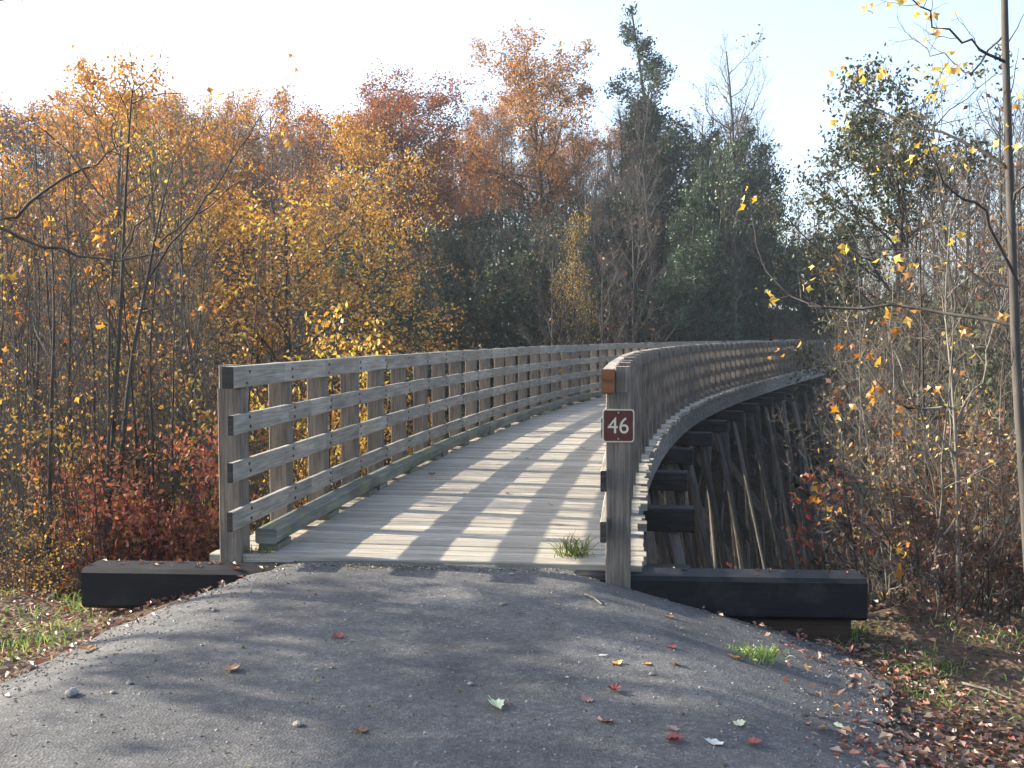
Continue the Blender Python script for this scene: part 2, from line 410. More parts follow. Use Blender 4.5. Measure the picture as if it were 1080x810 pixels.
M['rust'] = plain_mat('rusty_bolt', (0.07, 0.05, 0.04), 0.7, 0.3, var=0.4, scale=40)
PS = 0.95; NPOST = int(BL / PS); RZ = [1.29, 0.96, 0.63, 0.285]; RH = [0.155, 0.14, 0.14, 0.14]
for sd in (-1, 1):
    LW = 0.065 if sd < 0 else 0.0
    # posts
    rest = MB()
    for k in range(NPOST + 1):
        s = 0.07 + k * PS + (random.uniform(-0.03, 0.03) if k else 0) - (0.16 if (sd == 1 and k == 0) else 0)
        h, r = bh(s)
        m1 = MB() if k < 50 else rest
        lean = random.uniform(-0.008, 0.008)
        top = 1.372 + random.uniform(-0.012, 0.01)
        # full section below the top rail, notched half section behind it
        m1.box(bp(s, sd * 1.37 - LW, -0.5), bp(s, sd * 1.37 - LW + lean, 1.208), r, h, 0.17 if k == 0 else 0.15, 0.16, bev=0.006)
        m1.box(bp(s, sd * 1.395 - LW + lean, 1.209), bp(s, sd * 1.395 - LW + lean, top), r, h, 0.098, 0.158, bev=0.006)
        if k < 50: part(m1, 'post', M['post'])
    if rest.n: part(rest, 'far_posts', M['post'], kind='stuff')
    # rails
    for q in range(4):
        m1 = MB(); th = 0.085 if q == 0 else 0.042
        o = (sd * (1.255 + th / 2) if q == 0 else sd * (1.2935 - th / 2)) - LW
        st = -0.2 - (0.02 * q) + (-0.08 if sd > 0 else 0) + (0.15 if sd > 0 and q == 1 else 0); first = True
        while st < BL - 0.5:
            if first: en = (2.02 if q % 2 else 3.92)
            else: en = st + 3.8
            pts = [st + (en - st) * i / 4 for i in range(5)]
            zz = RZ[q] + random.uniform(-0.006, 0.006)
            for i in range(4):
                h, r = bh((pts[i] + pts[i + 1]) / 2)
                g = 0.004 if i == 0 else 0.0005
                m1.box(bp(pts[i] + g, o, zz), bp(pts[i + 1] - 0.0005 - (0.004 if i == 3 else 0), o, zz + 0.001 * i), r, UP, th, RH[q], bev=0.005 if st < 20 else 0, ends=1)
            st = en; first = False
        for k in range(16):
            s = 0.07 + k * PS; h, r = bh(s)
            for dz in (-0.035, 0.035):
                c = bp(s + random.uniform(-.03, .03), o - sd * th / 2, RZ[q] + dz + random.uniform(-.008, .008))
                m1.box(c - r * 0.001, c - sd * r * 0.008, h, UP, 0.022, 0.022, mat=2, bev=0.006)
        part(m1, 'top_rail' if q == 0 else 'rail', [M['rail'], M['rail_cut'], M['rust']])
    # reddish cut end of the top rail on the right side
    if sd > 0:
        m1 = MB(); h, r = bh(0)
        m1.box(bp(-0.285, 1.255 + 0.0425, 1.29), bp(-0.279, 1.255 + 0.0425, 1.29), r, UP, 0.086, 0.156)
        part(m1, 'rail_end', M['cut_end'])['label'] = 'reddish freshly cut end of the top rail'
    # curb on scupper blocks
    m1 = MB(); blocks = []; st = 0.1 if sd < 0 else 6.0
    while st < BL - 1:
        en = st + 2.85; zc = 0.108 + random.uniform(-0.008, 0.008); oc = -LW + sd * (1.15 + random.uniform(-0.012, 0.012))
        for i in range(3):
            a = st + (en - st) * i / 3; b = st + (en - st) * (i + 1) / 3; h, r = bh((a + b) / 2)
            m1.box(bp(a + (0.012 if i == 0 else 0.0004), oc, zc), bp(b - 0.0004 - (0.012 if i == 2 else 0), oc, zc), r, UP, 0.165, 0.11, bev=0.012)
        for a in (st + 0.2, st + 1.42, st + 2.65):
            if a > 28: continue
            h, r = bh(a); m2 = MB(); blocks.append(m2); m2.box(bp(a - 0.14, oc, 0.025), bp(a + 0.14, oc, 0.025), r, UP, 0.15, 0.046)
        st = en
    cb = part(m1, 'curb', M['curb'])
    for b_ in blocks: b_.build('block', M['curb'], cb)
# bolts on posts are left to the grain; stringers, caps, piles
for o in (-1.42, -0.8, -0.27, 0.27, 0.8, 1.40):
    m1 = MB(); s = 0.4
    while s < BL - 1:
        h, r = bh(s + 0.8)
        m1.box(bp(s, o, -0.29), bp(s + 1.6, o, -0.29), r, UP, 0.2, 0.40); s += 1.6005
    part(m1, 'stringer', M['trestle'])
for k in range(18):
    s = 2.15 + 3.3 * k
    if s > BL - 4: break
    h, r = bh(s)
    m1 = MB(); m1.box(bp(s, -2.0 + random.uniform(-.08, .08), -0.645), bp(s, 2.0 + random.uniform(-.1, .12), -0.645), h, UP, 0.29, 0.285, bev=0.015); part(m1, 'pile_cap', M['cap'])
    bz = min(gz(*bp(s, o)[:2]) for o in (-3, 0, 3)) - 0.6
    if bz > -1.2: continue
    for q, o in enumerate((-1.7, -0.6, 0.5, 1.0, 1.45, 1.82)):
        dz = -0.8 - bz
        slope = {-1.7: -0.2, -0.6: -0.06, 0.5: 0.05, 1.0: 0.10, 1.45: 0.16, 1.82: 0.21}[o]
        m1 = MB(); top = bp(s, o, -0.798); bot = bp(s + random.uniform(-.1, .1), o + slope * dz + random.uniform(-.1, .1), bz)
        ax = (bot - top).normalized(); u = ax.cross(h).normalized(); w = ax.cross(u)
        vs = []; fs = []; uv = []; ns = 10; nl = 4
        ro = random.random() * 40; prad = random.uniform(0.06, 0.095)
        for i in range(nl + 1):
            c = top.lerp(bot, i / nl); rr = prad - 0.02 * i / nl + random.uniform(-.004, .004)
            for j in range(ns):
                an = 2 * PI * j / ns; vs.append((c + u * math.cos(an) * rr + w * math.sin(an) * rr)[:])
        for i in range(nl):
            for j in range(ns):
                jj = (j + 1) % ns; fs.append([i * ns + j, (i + 1) * ns + j, (i + 1) * ns + jj, i * ns + jj])
                u0, u1 = ro + i * dz / nl, ro + (i + 1) * dz / nl
                uv.append([(u0, j * .09), (u1, j * .09), (u1, j * .09 + .09), (u0, j * .09 + .09)])
        m1.add(vs, fs, uv); part(m1, 'pile', M['trestle'])
    dz = -0.9 - bz
    for sgn in (1,):
        m1 = MB(); a = bp(s + 0.19 * sgn, -1.6 * sgn, -1.0); b = bp(s + 0.19 * sgn, (1.6 + 0.12 * dz) * sgn, -0.9 - 0.75 * dz)
        ax = (b - a).normalized(); m1.box(a, b, h, ax.cross(h), 0.075, 0.22); part(m1, 'brace', M['trestle'])

# bulkhead timbers
bm1 = MB()
TA = Vector((-3.03, 7.10, -0.195)); TB = Vector((2.40, 6.76, -0.19)); dx = (TB - TA).normalized(); nx = Vector((-dx.y, dx.x, 0)); nx_t = nx.copy()
bm1.box(TA, TB, nx, UP, 0.30, 0.285, bev=0.028)
o = bm1.build('abutment_timber', M['tar']); tag(o, 'long black tarred timber lying across the bridge mouth, both ends sticking out of the asphalt', 'timber')
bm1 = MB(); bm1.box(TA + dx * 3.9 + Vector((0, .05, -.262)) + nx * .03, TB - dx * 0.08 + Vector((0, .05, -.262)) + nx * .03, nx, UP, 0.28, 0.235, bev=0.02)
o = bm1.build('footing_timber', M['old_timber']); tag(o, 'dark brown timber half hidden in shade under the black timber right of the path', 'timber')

# ------------------------------------------------------------------ sign
yS = float(bp(-0.09 - 0.08, 1.37).y); xS = at(652.5, yS - 0.01)
h0, r0 = bh(0)
sg = empty('mile_sign', (xS, yS - 0.012, zat(449, yS)), -0.06)
tag(sg, 'small square brown sign with cream number 46 on the first right-hand post', 'sign')
M['sign_brown'] = plain_mat('sign_brown', (0.085, 0.024, 0.018), 0.45, var=0.3, scale=16)
M['sign_cream'] = plain_mat('sign_cream', (0.52, 0.49, 0.41), 0.5, var=0.15, scale=14)
M['metal'] = plain_mat('bolt_metal', (0.45, 0.44, 0.42), 0.4, 0.9)
def rounded(w, h, r, y0, y1):
    pts = []
    for cx, cy, a0 in ((w / 2 - r, h / 2 - r, 0), (-w / 2 + r, h / 2 - r, 90), (-w / 2 + r, -h / 2 + r, 180), (w / 2 - r, -h / 2 + r, 270)):
        for i in range(6):
            a = R(a0 + 18 * i); pts.append((cx + r * math.cos(a), cy + r * math.sin(a)))
    n = len(pts); vs = [(x, y0, z) for x, z in pts] + [(x, y1, z) for x, z in pts]
    fs = [list(range(n)), [n + i for i in range(n)][::-1]] + [[i, n + i, n + (i + 1) % n, (i + 1) % n] for i in range(n)]
    return vs, fs
b_ = MB(); b_.add(*rounded(0.214, 0.224, 0.022, -0.002, 0.004)); b_.build('border', M['sign_cream'], sg)
b_ = MB(); b_.add(*rounded(0.196, 0.206, 0.016, -0.0045, -0.001)); b_.build('panel', M['sign_brown'], sg)
tx = bpy.data.curves.new('numerals', 'FONT'); tx.body = '46'; tx.size = 0.155; tx.align_x = 'CENTER'; tx.align_y = 'CENTER'; tx.extrude = 0.001; tx.offset = 0.0
to = bpy.data.objects.new('numerals', tx); COL.objects.link(to)
bpy.context.view_layer.update()
me = bpy.data.meshes.new_from_object(to.evaluated_get(bpy.context.evaluated_depsgraph_get()))
COL.objects.unlink(to); bpy.data.objects.remove(to)
me.materials.clear(); me.materials.append(M['sign_cream'])
to = obj('numerals', me, sg); to.rotation_euler = (PI / 2, 0, 0); to.location = (0, -0.0062, -0.004); to.scale = (0.95, 1.0, 1)
for z in (-0.088, 0.088):
    b_ = MB(); n = 10
    vs = [(0.007 * math.cos(2 * PI * i / n), -0.005, z + 0.007 * math.sin(2 * PI * i / n)) for i in range(n)] + [(0.005 * math.cos(2 * PI * i / n), -0.009, z + 0.005 * math.sin(2 * PI * i / n)) for i in range(n)]
    b_.add(vs, [[i, (i + 1) % n, n + (i + 1) % n, n + i] for i in range(n)] + [[n + i for i in range(n)]]); b_.build('bolt', M['metal'], sg)

#TREES-BEGIN
# ------------------------------------------------------------------ trees
def unit(a): return a / np.maximum(np.linalg.norm(a, axis=-1, keepdims=True), 1e-9)

def grow(start, dirs, length, n, wander, up, rng):
    """many branches at once: (M,3) starts -> (M,n+1,3) points"""
    p = start.copy(); d = unit(dirs); pts = [p.copy()]
    st = (length / n)[:, None]
    for i in range(n):
        d = unit(d + wander * rng.normal(size=d.shape) + np.array([0, 0, up]))
        p = p + d * st; pts.append(p.copy())
    return np.stack(pts, 1)

def tube(nb, pts, r0, r1, k, mat=0):
    Mn, n, _ = pts.shape
    t = np.gradient(pts, axis=1); t = unit(t)
    ref = np.zeros_like(t); ref[..., 0] = 1.0
    alt = np.abs(t[..., 0]) > 0.9; ref[alt] = (0, 1, 0)
    u = unit(np.cross(t, ref)); v = np.cross(t, u)
    s = np.linspace(0, 1, n)[None, :]
    r = r0[:, None] * (1 - s) + r1[:, None] * s
    a = np.arange(k) * 2 * PI / k
    V = pts[:, :, None, :] + r[:, :, None, None] * (u[:, :, None, :] * np.cos(a)[None, None, :, None] + v[:, :, None, :] * np.sin(a)[None, None, :, None])
    idx = np.arange(Mn * n * k).reshape(Mn, n, k)
    j2 = np.roll(idx, -1, axis=2)
    Q = np.stack([idx[:, :-1], idx[:, 1:], j2[:, 1:], j2[:, :-1]], -1)
    nb.add(V.reshape(-1, 3), Q.reshape(-1, 4), mat, True)

def children(pts, K, t0, t1, ang, rng, flat=0.0):
    """K child starts per branch -> starts, dirs, t, parent index"""
    Mn, n, _ = pts.shape
    t = (np.arange(K)[None, :] + rng.uniform(0, 1, (Mn, K))) / K * (t1 - t0) + t0
    x = np.clip(t * (n - 1), 0, n - 1.001); i = x.astype(int); f = (x - i)[..., None]
    m = np.arange(Mn)[:, None]
    st = pts[m, i] * (1 - f) + pts[m, i + 1] * f
    tg = unit(pts[m, i + 1] - pts[m, i])
    az = rng.uniform(0, 2 * PI) + np.cumsum(np.full((Mn, K), 2.4), 1) + rng.normal(0, 0.5, (Mn, K)) + rng.uniform(0, 6, (Mn, 1))
    ref = np.zeros_like(tg); ref[..., 2] = 1; bad = np.abs(tg[..., 2]) > 0.95; ref[bad] = (1, 0, 0)
    u = unit(np.cross(tg, ref)); v = np.cross(tg, u)
    a = ang + rng.normal(0, 0.15, (Mn, K))
    pr = u * np.cos(az)[..., None] + v * np.sin(az)[..., None]
    if flat: pr = unit(pr * np.array([1, 1, 1 - flat]))
    d = tg * np.cos(a)[..., None] + pr * np.sin(a)[..., None]
    return st.reshape(-1, 3), unit(d.reshape(-1, 3)), t.reshape(-1), np.repeat(np.arange(Mn), K)

def leaves(nb, pos, size, rng, mat=1, droop=0.3, aspect=0.62):
    """one bent four-cornered leaf at each position"""
    n = len(pos)
    d = rng.normal(size=(n, 3)); d[:, 2] -= droop * 1.5; d = unit(d)
    w = unit(np.cross(d, rng.normal(size=(n, 3))))
    nr = np.cross(d, w)
    L = (size * rng.uniform(0.6, 1.35, n))[:, None]
    W = L * aspect * 0.5
    bend = nr * L * rng.uniform(0.0, 0.25, (n, 1))
    V = np.stack([pos, pos + d * L * 0.45 + w * W + bend, pos + d * L, pos + d * L * 0.45 - w * W + bend], 1)
    nb.add(V.reshape(-1, 3), np.arange(n * 4).reshape(n, 4), mat, False)

def lobed_leaves(nb, pos, size, rng, mat=1, droop=0.6):
    n = len(pos); d = rng.normal(size=(n, 3)); d[:, 2] -= droop; d = unit(d)
    w = unit(np.cross(d, rng.normal(size=(n, 3)))); nr = np.cross(d, w)
    L = (size * rng.uniform(0.6, 1.3, n))[:, None]
    sh = [(0, 0), (0.55, 0.42), (0.2, 0.52), (0, 1), (-0.2, 0.52), (-0.55, 0.42), (0, 0.4)]
    V = np.stack([pos + d * L * b + w * L * a * 0.9 + nr * L * (0.5 * a * a + 0.25 * (b - 0.4) ** 2) for a, b in sh], 1)
    i = np.arange(n)[:, None] * 7
    nb.add(V.reshape(-1, 3), np.concatenate([i + [0, 1, 2, 6], i + [6, 2, 3, 4], i + [0, 6, 4, 5]], 0), mat, False)

def make_tree(seed, H, r0, crown0=0.4, spread=0.25, nb1=16, nb2=6, nb3=4, ang=0.9, up1=0.12, nleaf=3, lsize=0.1, lj=0.12, leafkeep=1.0,
              bark='bark_grey', leaf='leaf_oak', profile='round', wander=0.06, lean=(0, 0), k0=7, twig=True, droop=0.3, up0=0.06, stems=1, crownclump=0.0, nleaf2=0, r2=None, name='tree', ret=False):
    rng = np.random.default_rng(seed)
    tw = NB(); cw = NB()
    P0 = []; 
    S0 = np.zeros((stems, 3)); D0 = np.tile([lean[0], lean[1], 1.0], (stems, 1))
    if stems > 1:
        S0[:, :2] = rng.normal(0, 0.12 + 0.02 * stems, (stems, 2)); D0[:, :2] += rng.normal(0, 0.22, (stems, 2))
    S0[:, 2] = -0.3
    hs = H * (rng.uniform(0.65, 1.0, stems) if stems > 1 else np.ones(1)); hs[0] = H
    trunk = grow(S0, D0, hs + 0.3, 12, wander * 0.55, up0, rng)
    tr0 = np.full(stems, r0) * hs / H
    tube(tw, trunk, tr0, tr0 * 0.16, k0)
    # root flare
    fl = trunk[:, :2].copy(); tube(tw, np.stack([fl[:, 0], fl[:, 0] * 0.6 + fl[:, 1] * 0.4], 1), tr0 * 1.45, tr0 * 0.9, k0)
    s1, d1, t1, p1 = children(trunk, nb1, crown0, 0.985, ang, rng)
    q = (t1 - crown0) / (1 - crown0)
    if profile == 'round': f = np.sqrt(np.clip(1 - (1.55 * q - 0.62) ** 2, 0.08, 1))
    elif profile == 'cone': f = 1.04 - q
    elif profile == 'top': f = 0.45 + 0.75 * np.sin(PI * np.clip(q * 0.9 + 0.08, 0, 1))
    else: f = np.full_like(q, 0.8)
    l1 = spread * H * f * rng.uniform(0.65, 1.15, len(q)) * (hs / H)[p1]
    b1 = grow(s1, d1, l1, 6, 0.13 + wander, up1, rng)
    rr1 = np.minimum(tr0[p1] * (1 - 0.84 * t1) * 0.62, 0.02 * l1 + 0.004)
    tube(tw, b1, rr1, rr1 * 0.25, 5)
    tips = [b1[:, 3:].reshape(-1, 3)] if nb2 == 0 else []
    if nb2:
        s2, d2, t2, p2 = children(b1, nb2, 0.22, 1.0, 0.72, rng)
        l2 = l1[p2] * (0.62 - 0.38 * t2) * rng.uniform(0.6, 1.25, len(t2))
        b2 = grow(s2, d2, l2, 4, 0.2, up1 * 0.8, rng)
        rr2 = np.maximum(rr1[p2] * (1 - 0.75 * t2) * 0.55, 0.0022 if r2 is None else r2)
        tube(cw, b2, rr2, rr2 * 0.4, 4)
        if nb3:
            s3, d3, t3, p3 = children(b2, nb3, 0.2, 1.0, 0.7, rng)
            l3 = np.maximum(l2[p3] * (0.6 - 0.3 * t3) * rng.uniform(0.6, 1.3, len(t3)), 0.12)
            b3 = grow(s3, d3, l3, 3, 0.25, up1 * 0.5, rng)
            if twig:
                rr3 = np.maximum(rr2[p3] * 0.5, 0.0016 if r2 is None else r2 * 0.7); tube(cw, b3, rr3, rr3 * 0.5, 3)
            tips = b3
        else: tips = b2
        nbx = len(tips)
        # whole boughs keep or lose their leaves together, so that crowns have gaps
        if leafkeep < 1:
            pk = p2[p3] if nb3 else p2
            ch = rng.uniform(0, 1, len(l1))[pk] * 0.6 + rng.uniform(0, 1, nbx) * 0.4
            kk = ch < np.quantile(ch, leafkeep); tips = tips[kk]; lsel = l1[pk][kk]
        lk_ = (l1[p2[p3]] if nb3 else l1[p2]) if leafkeep >= 1 else lsel
        tips = tips[rng.uniform(0, 1, len(tips)) < np.clip(lk_ / (0.75 * l1.mean()), 0.12, 1)]
        if nleaf:
            ii = rng.integers(1, tips.shape[1], (len(tips), nleaf))
            pos = tips[np.arange(len(tips))[:, None], ii] + rng.normal(0, lj, (len(tips), nleaf, 3))
            leaves(cw, pos.reshape(-1, 3), lsize, rng, 1, droop)
    if ret: return tw, cw
    return tw.mesh(name + '_trunk', [M[bark]]), cw.mesh(name + '_crown', [M[bark], M[leaf]])

TREE_N = [0]
def place(meshes, name, x, y, label, cat='tree', group=None, H=None, arch_h=1.0, rz=None, sxy=1.0, z=None, parts=('trunk', 'crown'), tilt=(0, 0)):
    z = gz(x, y) if z is None else z
    o = empty(name, (x, y, z), random.uniform(0, 2 * PI) if rz is None else rz)
    o.rotation_euler = (tilt[0], tilt[1], o.rotation_euler[2])
    s = 1.0 if H is None else H / arch_h
    o.scale = (s * sxy, s * sxy, s)
    obj(parts[0], meshes[0], o); obj(parts[1], meshes[1], o)
    tag(o, label, cat, group)
    return o

def place_top(meshes, arch_h, name, px, d, ytop, label, **kw):
    x = at(px, d); z = gz(x, d); H = zat(ytop, d) - z
    return place(meshes, name, x, d, label, H=H, arch_h=arch_h, z=z, **kw)

random.seed(11)
A = {}
# far trees
A['oak1'] = (make_tree(1, 20, 0.24, 0.45, 0.29, 28, 9, 6, 0.95, 0.09, 16, 0.16, 0.22, 0.8, 'bark_dark', 'leaf_oak', 'round'), 20)
A['oak2'] = (make_tree(2, 20, 0.22, 0.52, 0.26, 26, 9, 6, 0.85, 0.10, 16, 0.16, 0.22, 0.8, 'bark_dark', 'leaf_oak', 'top'), 20)
A['maple1'] = (make_tree(3, 14, 0.15, 0.25, 0.27, 34, 9, 6, 0.9, 0.11, 15, 0.09, 0.13, 0.72, 'bark_dark', 'leaf_orange', 'round'), 14)
A['maple2'] = (make_tree(4, 14, 0.14, 0.25, 0.28, 32, 9, 6, 0.9, 0.10, 15, 0.088, 0.12, 0.66, 'bark_dark', 'leaf_gold', 'round'), 14)
A['maple3'] = (make_tree(5, 14, 0.14, 0.25, 0.25, 30, 9, 6, 0.8, 0.13, 7, 0.085, 0.13, 0.5, 'bark_dark', 'leaf_mixed', 'round'), 14)
A['maple4'] = (make_tree(6, 8, 0.08, 0.15, 0.30, 24, 7, 5, 0.9, 0.12, 4, 0.10, 0.11, 0.7, 'bark_dark', 'leaf_gold', 'round', r2=0.004), 8)
for i in range(4):
    A['bare%d' % i] = (make_tree(20 + i, 20, 0.17, 0.3 + 0.05 * i, 0.17, 26, 8, 6, 0.66, 0.16, 1, 0.15, 0.1, 0.12 if i % 2 else 0.04, 'bark_grey', 'leaf_brown', 'round', r2=0.008), 20)
for i in range(2):
    A['grove%d' % i] = (make_tree(26 + i, 12, 0.09, 0.2, 0.2, 26, 8, 6, 0.7, 0.14, 1, 0.11, 0.08, 0.25, 'bark_grey', ['leaf_brown', 'leaf_mixed'][i], 'round', r2=0.006), 12)
A['ever'] = (make_tree(31, 24, 0.26, 0.15, 0.27, 60, 10, 6, 1.1, 0.07, 8, 0.18, 0.16, 0.65, 'bark_dark', 'leaf_pine', 'cone', droop=0.0), 24)
A['darkoak'] = (make_tree(32, 16, 0.2, 0.5, 0.24, 24, 9, 6, 1.05, 0.05, 14, 0.13, 0.13, 0.75, 'bark_dark', 'leaf_olive', 'top'), 16)
A['green'] = (make_tree(33, 12, 0.15, 0.1, 0.26, 30, 8, 5, 1.0, 0.08, 6, 0.17, 0.2, 0.9, 'bark_dark', 'leaf_green', 'round'), 12)
# thin near trees
for i in range(4):
    A['sap%d' % i] = (make_tree(40 + i, 8, 0.045, 0.15, 0.2, 26, 7, 5, 0.7, 0.12, 1, 0.075, 0.05, [0.06, 0.15, 0.03, 0.10][i], ['bark_thin', 'bark_dark'][i % 2], ['leaf_gold', 'leaf_mixed', 'leaf_brown', 'leaf_orange'][i], 'flat', wander=0.09, r2=0.003), 8)
for i in range(3):
    A['thk%d' % i] = (make_tree(50 + i, 4.5, 0.022, 0.1, 0.26, 14, 7, 5, 0.75, 0.10, 1, 0.075, 0.05, [0.13, 0.09, 0.05][i], 'bark_thin', ['leaf_mixed', 'leaf_gold', 'leaf_brown'][i], 'flat', wander=0.1, stems=6, r2=0.0022), 4.5)
for i in range(2):
    A['stem%d' % i] = (make_tree(58 + i, 8, 0.036, 0.3, 0.12, 12, 5, 3, 0.6, 0.14, 1, 0.08, 0.05, 0.15, 'bark_dark', ['leaf_gold', 'leaf_orange'][i], 'flat', wander=0.07, r2=0.003), 8)
A['pale'] = (make_tree(55, 5, 0.022, 0.1, 0.28, 14, 6, 4, 0.75, 0.08, 1, 0.07, 0.05, 0.08, 'bark_pale', 'leaf_yellow', 'flat', wander=0.12, stems=3, r2=0.0025), 5)
A['brown'] = (make_tree(56, 3.2, 0.018, 0.08, 0.30, 12, 7, 4, 0.8, 0.08, 2, 0.06, 0.05, 0.35, 'bark_thin', 'leaf_brown', 'round', wander=0.12, stems=6, r2=0.002), 3.2)
for i in range(3):
    A['shrub%d' % i] = (make_tree(60 + i, 1.9, 0.013, 0.08, 0.34, 10, 5, 3, 0.85, 0.08, [3, 2, 2][i], 0.058, 0.05, [0.6, 0.22, 0.3][i], 'bark_thin', ['leaf_red', 'leaf_mixed', 'leaf_brown'][i], 'round', stems=8, r2=0.0016), 1.9)

for k_, (ms_, h_) in list(A.items()):
    zs = np.empty(len(ms_[1].vertices) * 3, dtype=np.float32); ms_[1].vertices.foreach_get('co', zs)
    A[k_] = (ms_, float(np.percentile(zs[2::3], 99.6)))

def clear_of_bridge(x, y, m):
    return y < 5 or y > 66 or abs(x - float(np.interp(y, CY, CX))) > m
# --- named trees of the far bank
place_top(*A['oak1'], 'oak_tree', 586, 60, 50, 'tall orange oak with the highest rounded crown on the far skyline, above the bridge deck', rz=1.0, sxy=1.2)
place_top(*A['oak2'], 'oak_tree', 430, 58, 92, 'orange oak with flat golden crown on far skyline, next left of the highest orange oak', rz=2.0, sxy=1.3)
place_top(*A['oak1'], 'oak_tree', 512, 68, 108, 'smaller rusty oak between the two tall orange oaks on the far skyline', rz=4.0, sxy=0.9)
place_top(*A['ever'], 'pine_tree', 712, 56, 14, 'tallest dark evergreen rising above all the far trees, right of the orange oaks', rz=0.4, sxy=1.1)
place_top(*A['ever'], 'pine_tree', 676, 59, 112, 'dark evergreen just left of the tallest evergreen and lower', rz=2.4, sxy=1.1)
place_top(*A['ever'], 'pine_tree', 752, 57, 128, 'dark evergreen just right of the tallest evergreen and lower', rz=3.9, sxy=1.1)
place_top(*A['green'], 'evergreen_tree', 738, 50, 150, 'dark green bushy tree below the tallest evergreen on far bank', rz=0.4, sxy=0.8)
place_top(*A['green'], 'evergreen_tree', 812, 52, 175, 'dark rounded green tree at the right end of the far wood, beside open sky', rz=2.4, sxy=0.7)
place_top(*A['bare1'], 'bare_tree', 782, 50, 42, 'tall bare twiggy tree just right of the tallest evergreen', sxy=1.2)
place_top(*A['bare3'], 'bare_tree', 660, 54, 88, 'tall bare grey tree between orange oak crown and tallest evergreen', sxy=1.2)
place_top(*A['darkoak'], 'oak_tree', 940, 30, 60, 'dark olive oak with clumped crown standing alone against white sky at right', rz=1.1, sxy=0.95)
# left side
place_top(*A['maple1'], 'maple_tree', 88, 27, 76, 'big rust orange maple with airy crown at the far left skyline', rz=0.3, sxy=1.0)
place_top(*A['maple3'], 'maple_tree', 182, 21, 136, 'thin yellow and brown maple behind the slanting bare saplings at left', rz=0.9, sxy=0.8)
place_top(*A['maple1'], 'maple_tree', 358, 36, 126, 'broad orange maple left of the dark hollow of the ravine', rz=1.9, sxy=0.95)
place_top(*A['maple2'], 'maple_tree', 296, 23, 185, 'large golden maple glowing above the left bridge fence', rz=2.9, sxy=1.25)
place_top(*A['maple4'], 'maple_tree', 344, 18, 335, 'low golden maple top just above the left top rail', rz=3.6, sxy=0.8)
place_top(*A['maple1'], 'maple_tree', 268, 55, 110, 'distant rusty maple on the skyline behind the large golden maple', rz=5.0, sxy=1.2)
place_top(*A['maple3'], 'maple_tree', 215, 48, 104, 'distant half bare maple on the left skyline between two rusty crowns', rz=5.5, sxy=1.2)
place_top(*A['maple3'], 'maple_tree', 30, 22, 175, 'half bare brown maple at the left picture edge', rz=0.2, sxy=0.9)
place_top(*A['green'], 'evergreen_tree', 425, 34, 262, 'dark green tree at the left rim of the dark hollow', rz=4.5, sxy=0.9)
place_top(*A['green'], 'evergreen_tree', 395, 40, 285, 'low dark green tree just below the left rim of the dark hollow', rz=1.5, sxy=1.1)
place_top(*A['maple3'], 'maple_tree', 600, 34, 225, 'thin greenish yellow tree standing in the dark hollow above the deck', rz=3.5, sxy=0.5)
place_top(*A['maple1'], 'maple_tree', 140, 38, 108, 'rusty maple crown just right of the airy far left maple', rz=2.2, sxy=1.0)
place_top(*A['maple1'], 'maple_tree', 325, 47, 122, 'farther orange maple between the distant rusty maple and the broad orange maple', rz=0.7, sxy=1.1)

# --- ranks of bare trees, by stretch of skyline
bare = [A['bare%d' % i] for i in range(4)]
grove = [A['grove0'], A['grove1']]
def rank(n, x0, x1, d0, d1, y0, y1, label, group, arch=None, name='bare_tree', sxy=(0.8, 1.3), fit=False, margin=3.2):
    arch = arch or bare
    for i in range(n):
        for t_ in range(20):
            px = x0 + (x1 - x0) * (i + random.random()) / n; d = random.uniform(d0, d1); yt = random.uniform(y0, y1)
            x = at(px, d); H = zat(yt, d) - gz(x, d)
            if not clear_of_bridge(x, d, margin + 0.02 * d) or H < 0.5: continue
            a = arch[i % len(arch)]
            if fit:
                a = min(arch, key=lambda q: abs(math.log(H / q[1])) + random.random() * 0.35)
            break
        else: continue
        place(a[0], name, x, d, label, H=H, arch_h=a[1], group=group, sxy=random.uniform(*sxy))
rank(36, 395, 690, 57, 78, 105, 175, 'slender bare grey tree in the ranks behind the orange oaks on far ridge', 'bare trees behind the orange oaks')
far_oaks = [A['oak1'], A['oak2'], A['maple1']]
rank(11, -30, 400, 46, 66, 100, 135, 'rust orange crown in the far row that closes the left skyline', 'rusty trees closing the left skyline', far_oaks, 'oak_tree', (0.9, 1.3))
rank(5, 450, 700, 64, 76, 112, 150, 'rusty oak in the last row behind the tall orange oaks', 'rusty oaks behind the tall oaks', far_oaks[:2], 'oak_tree', (0.7, 1.0))
rank(14, 620, 700, 46, 56, 120, 210, 'bare grey tree in front of the ranks, between highest orange oak and tallest evergreen', 'bare trees left of the evergreen')
rank(18, 735, 830, 45, 66, 95, 190, 'bare twiggy tree between the tallest evergreen and the gap of open sky', 'bare trees right of the evergreen')
rank(16, 835, 925, 62, 95, 195, 255, 'small distant bare tree in the gap of sky beyond the bridge end', 'bare trees at the bridge end')
rank(9, 900, 985, 32, 45, 205, 265, 'low bare tree below the crown of the dark olive oak', 'bare trees below the dark oak', grove + bare, sxy=(0.7, 1.1), fit=True)
rank(13, 990, 1090, 20, 38, 60, 190, 'bare brown tree on the right bank behind the pale saplings', 'bare trees on the right bank', grove + bare, sxy=(0.7, 1.1), fit=True)
rank(24, -40, 390, 45, 70, 112, 170, 'bare grey tree on the far left ridge behind the orange maples', 'bare trees behind the left maples')
rank(26, -60, 330, 18, 34, 130, 260, 'bare dark tree among the orange maples on the left slope', 'bare trees among the left maples', grove, sxy=(0.7, 1.1), fit=True)
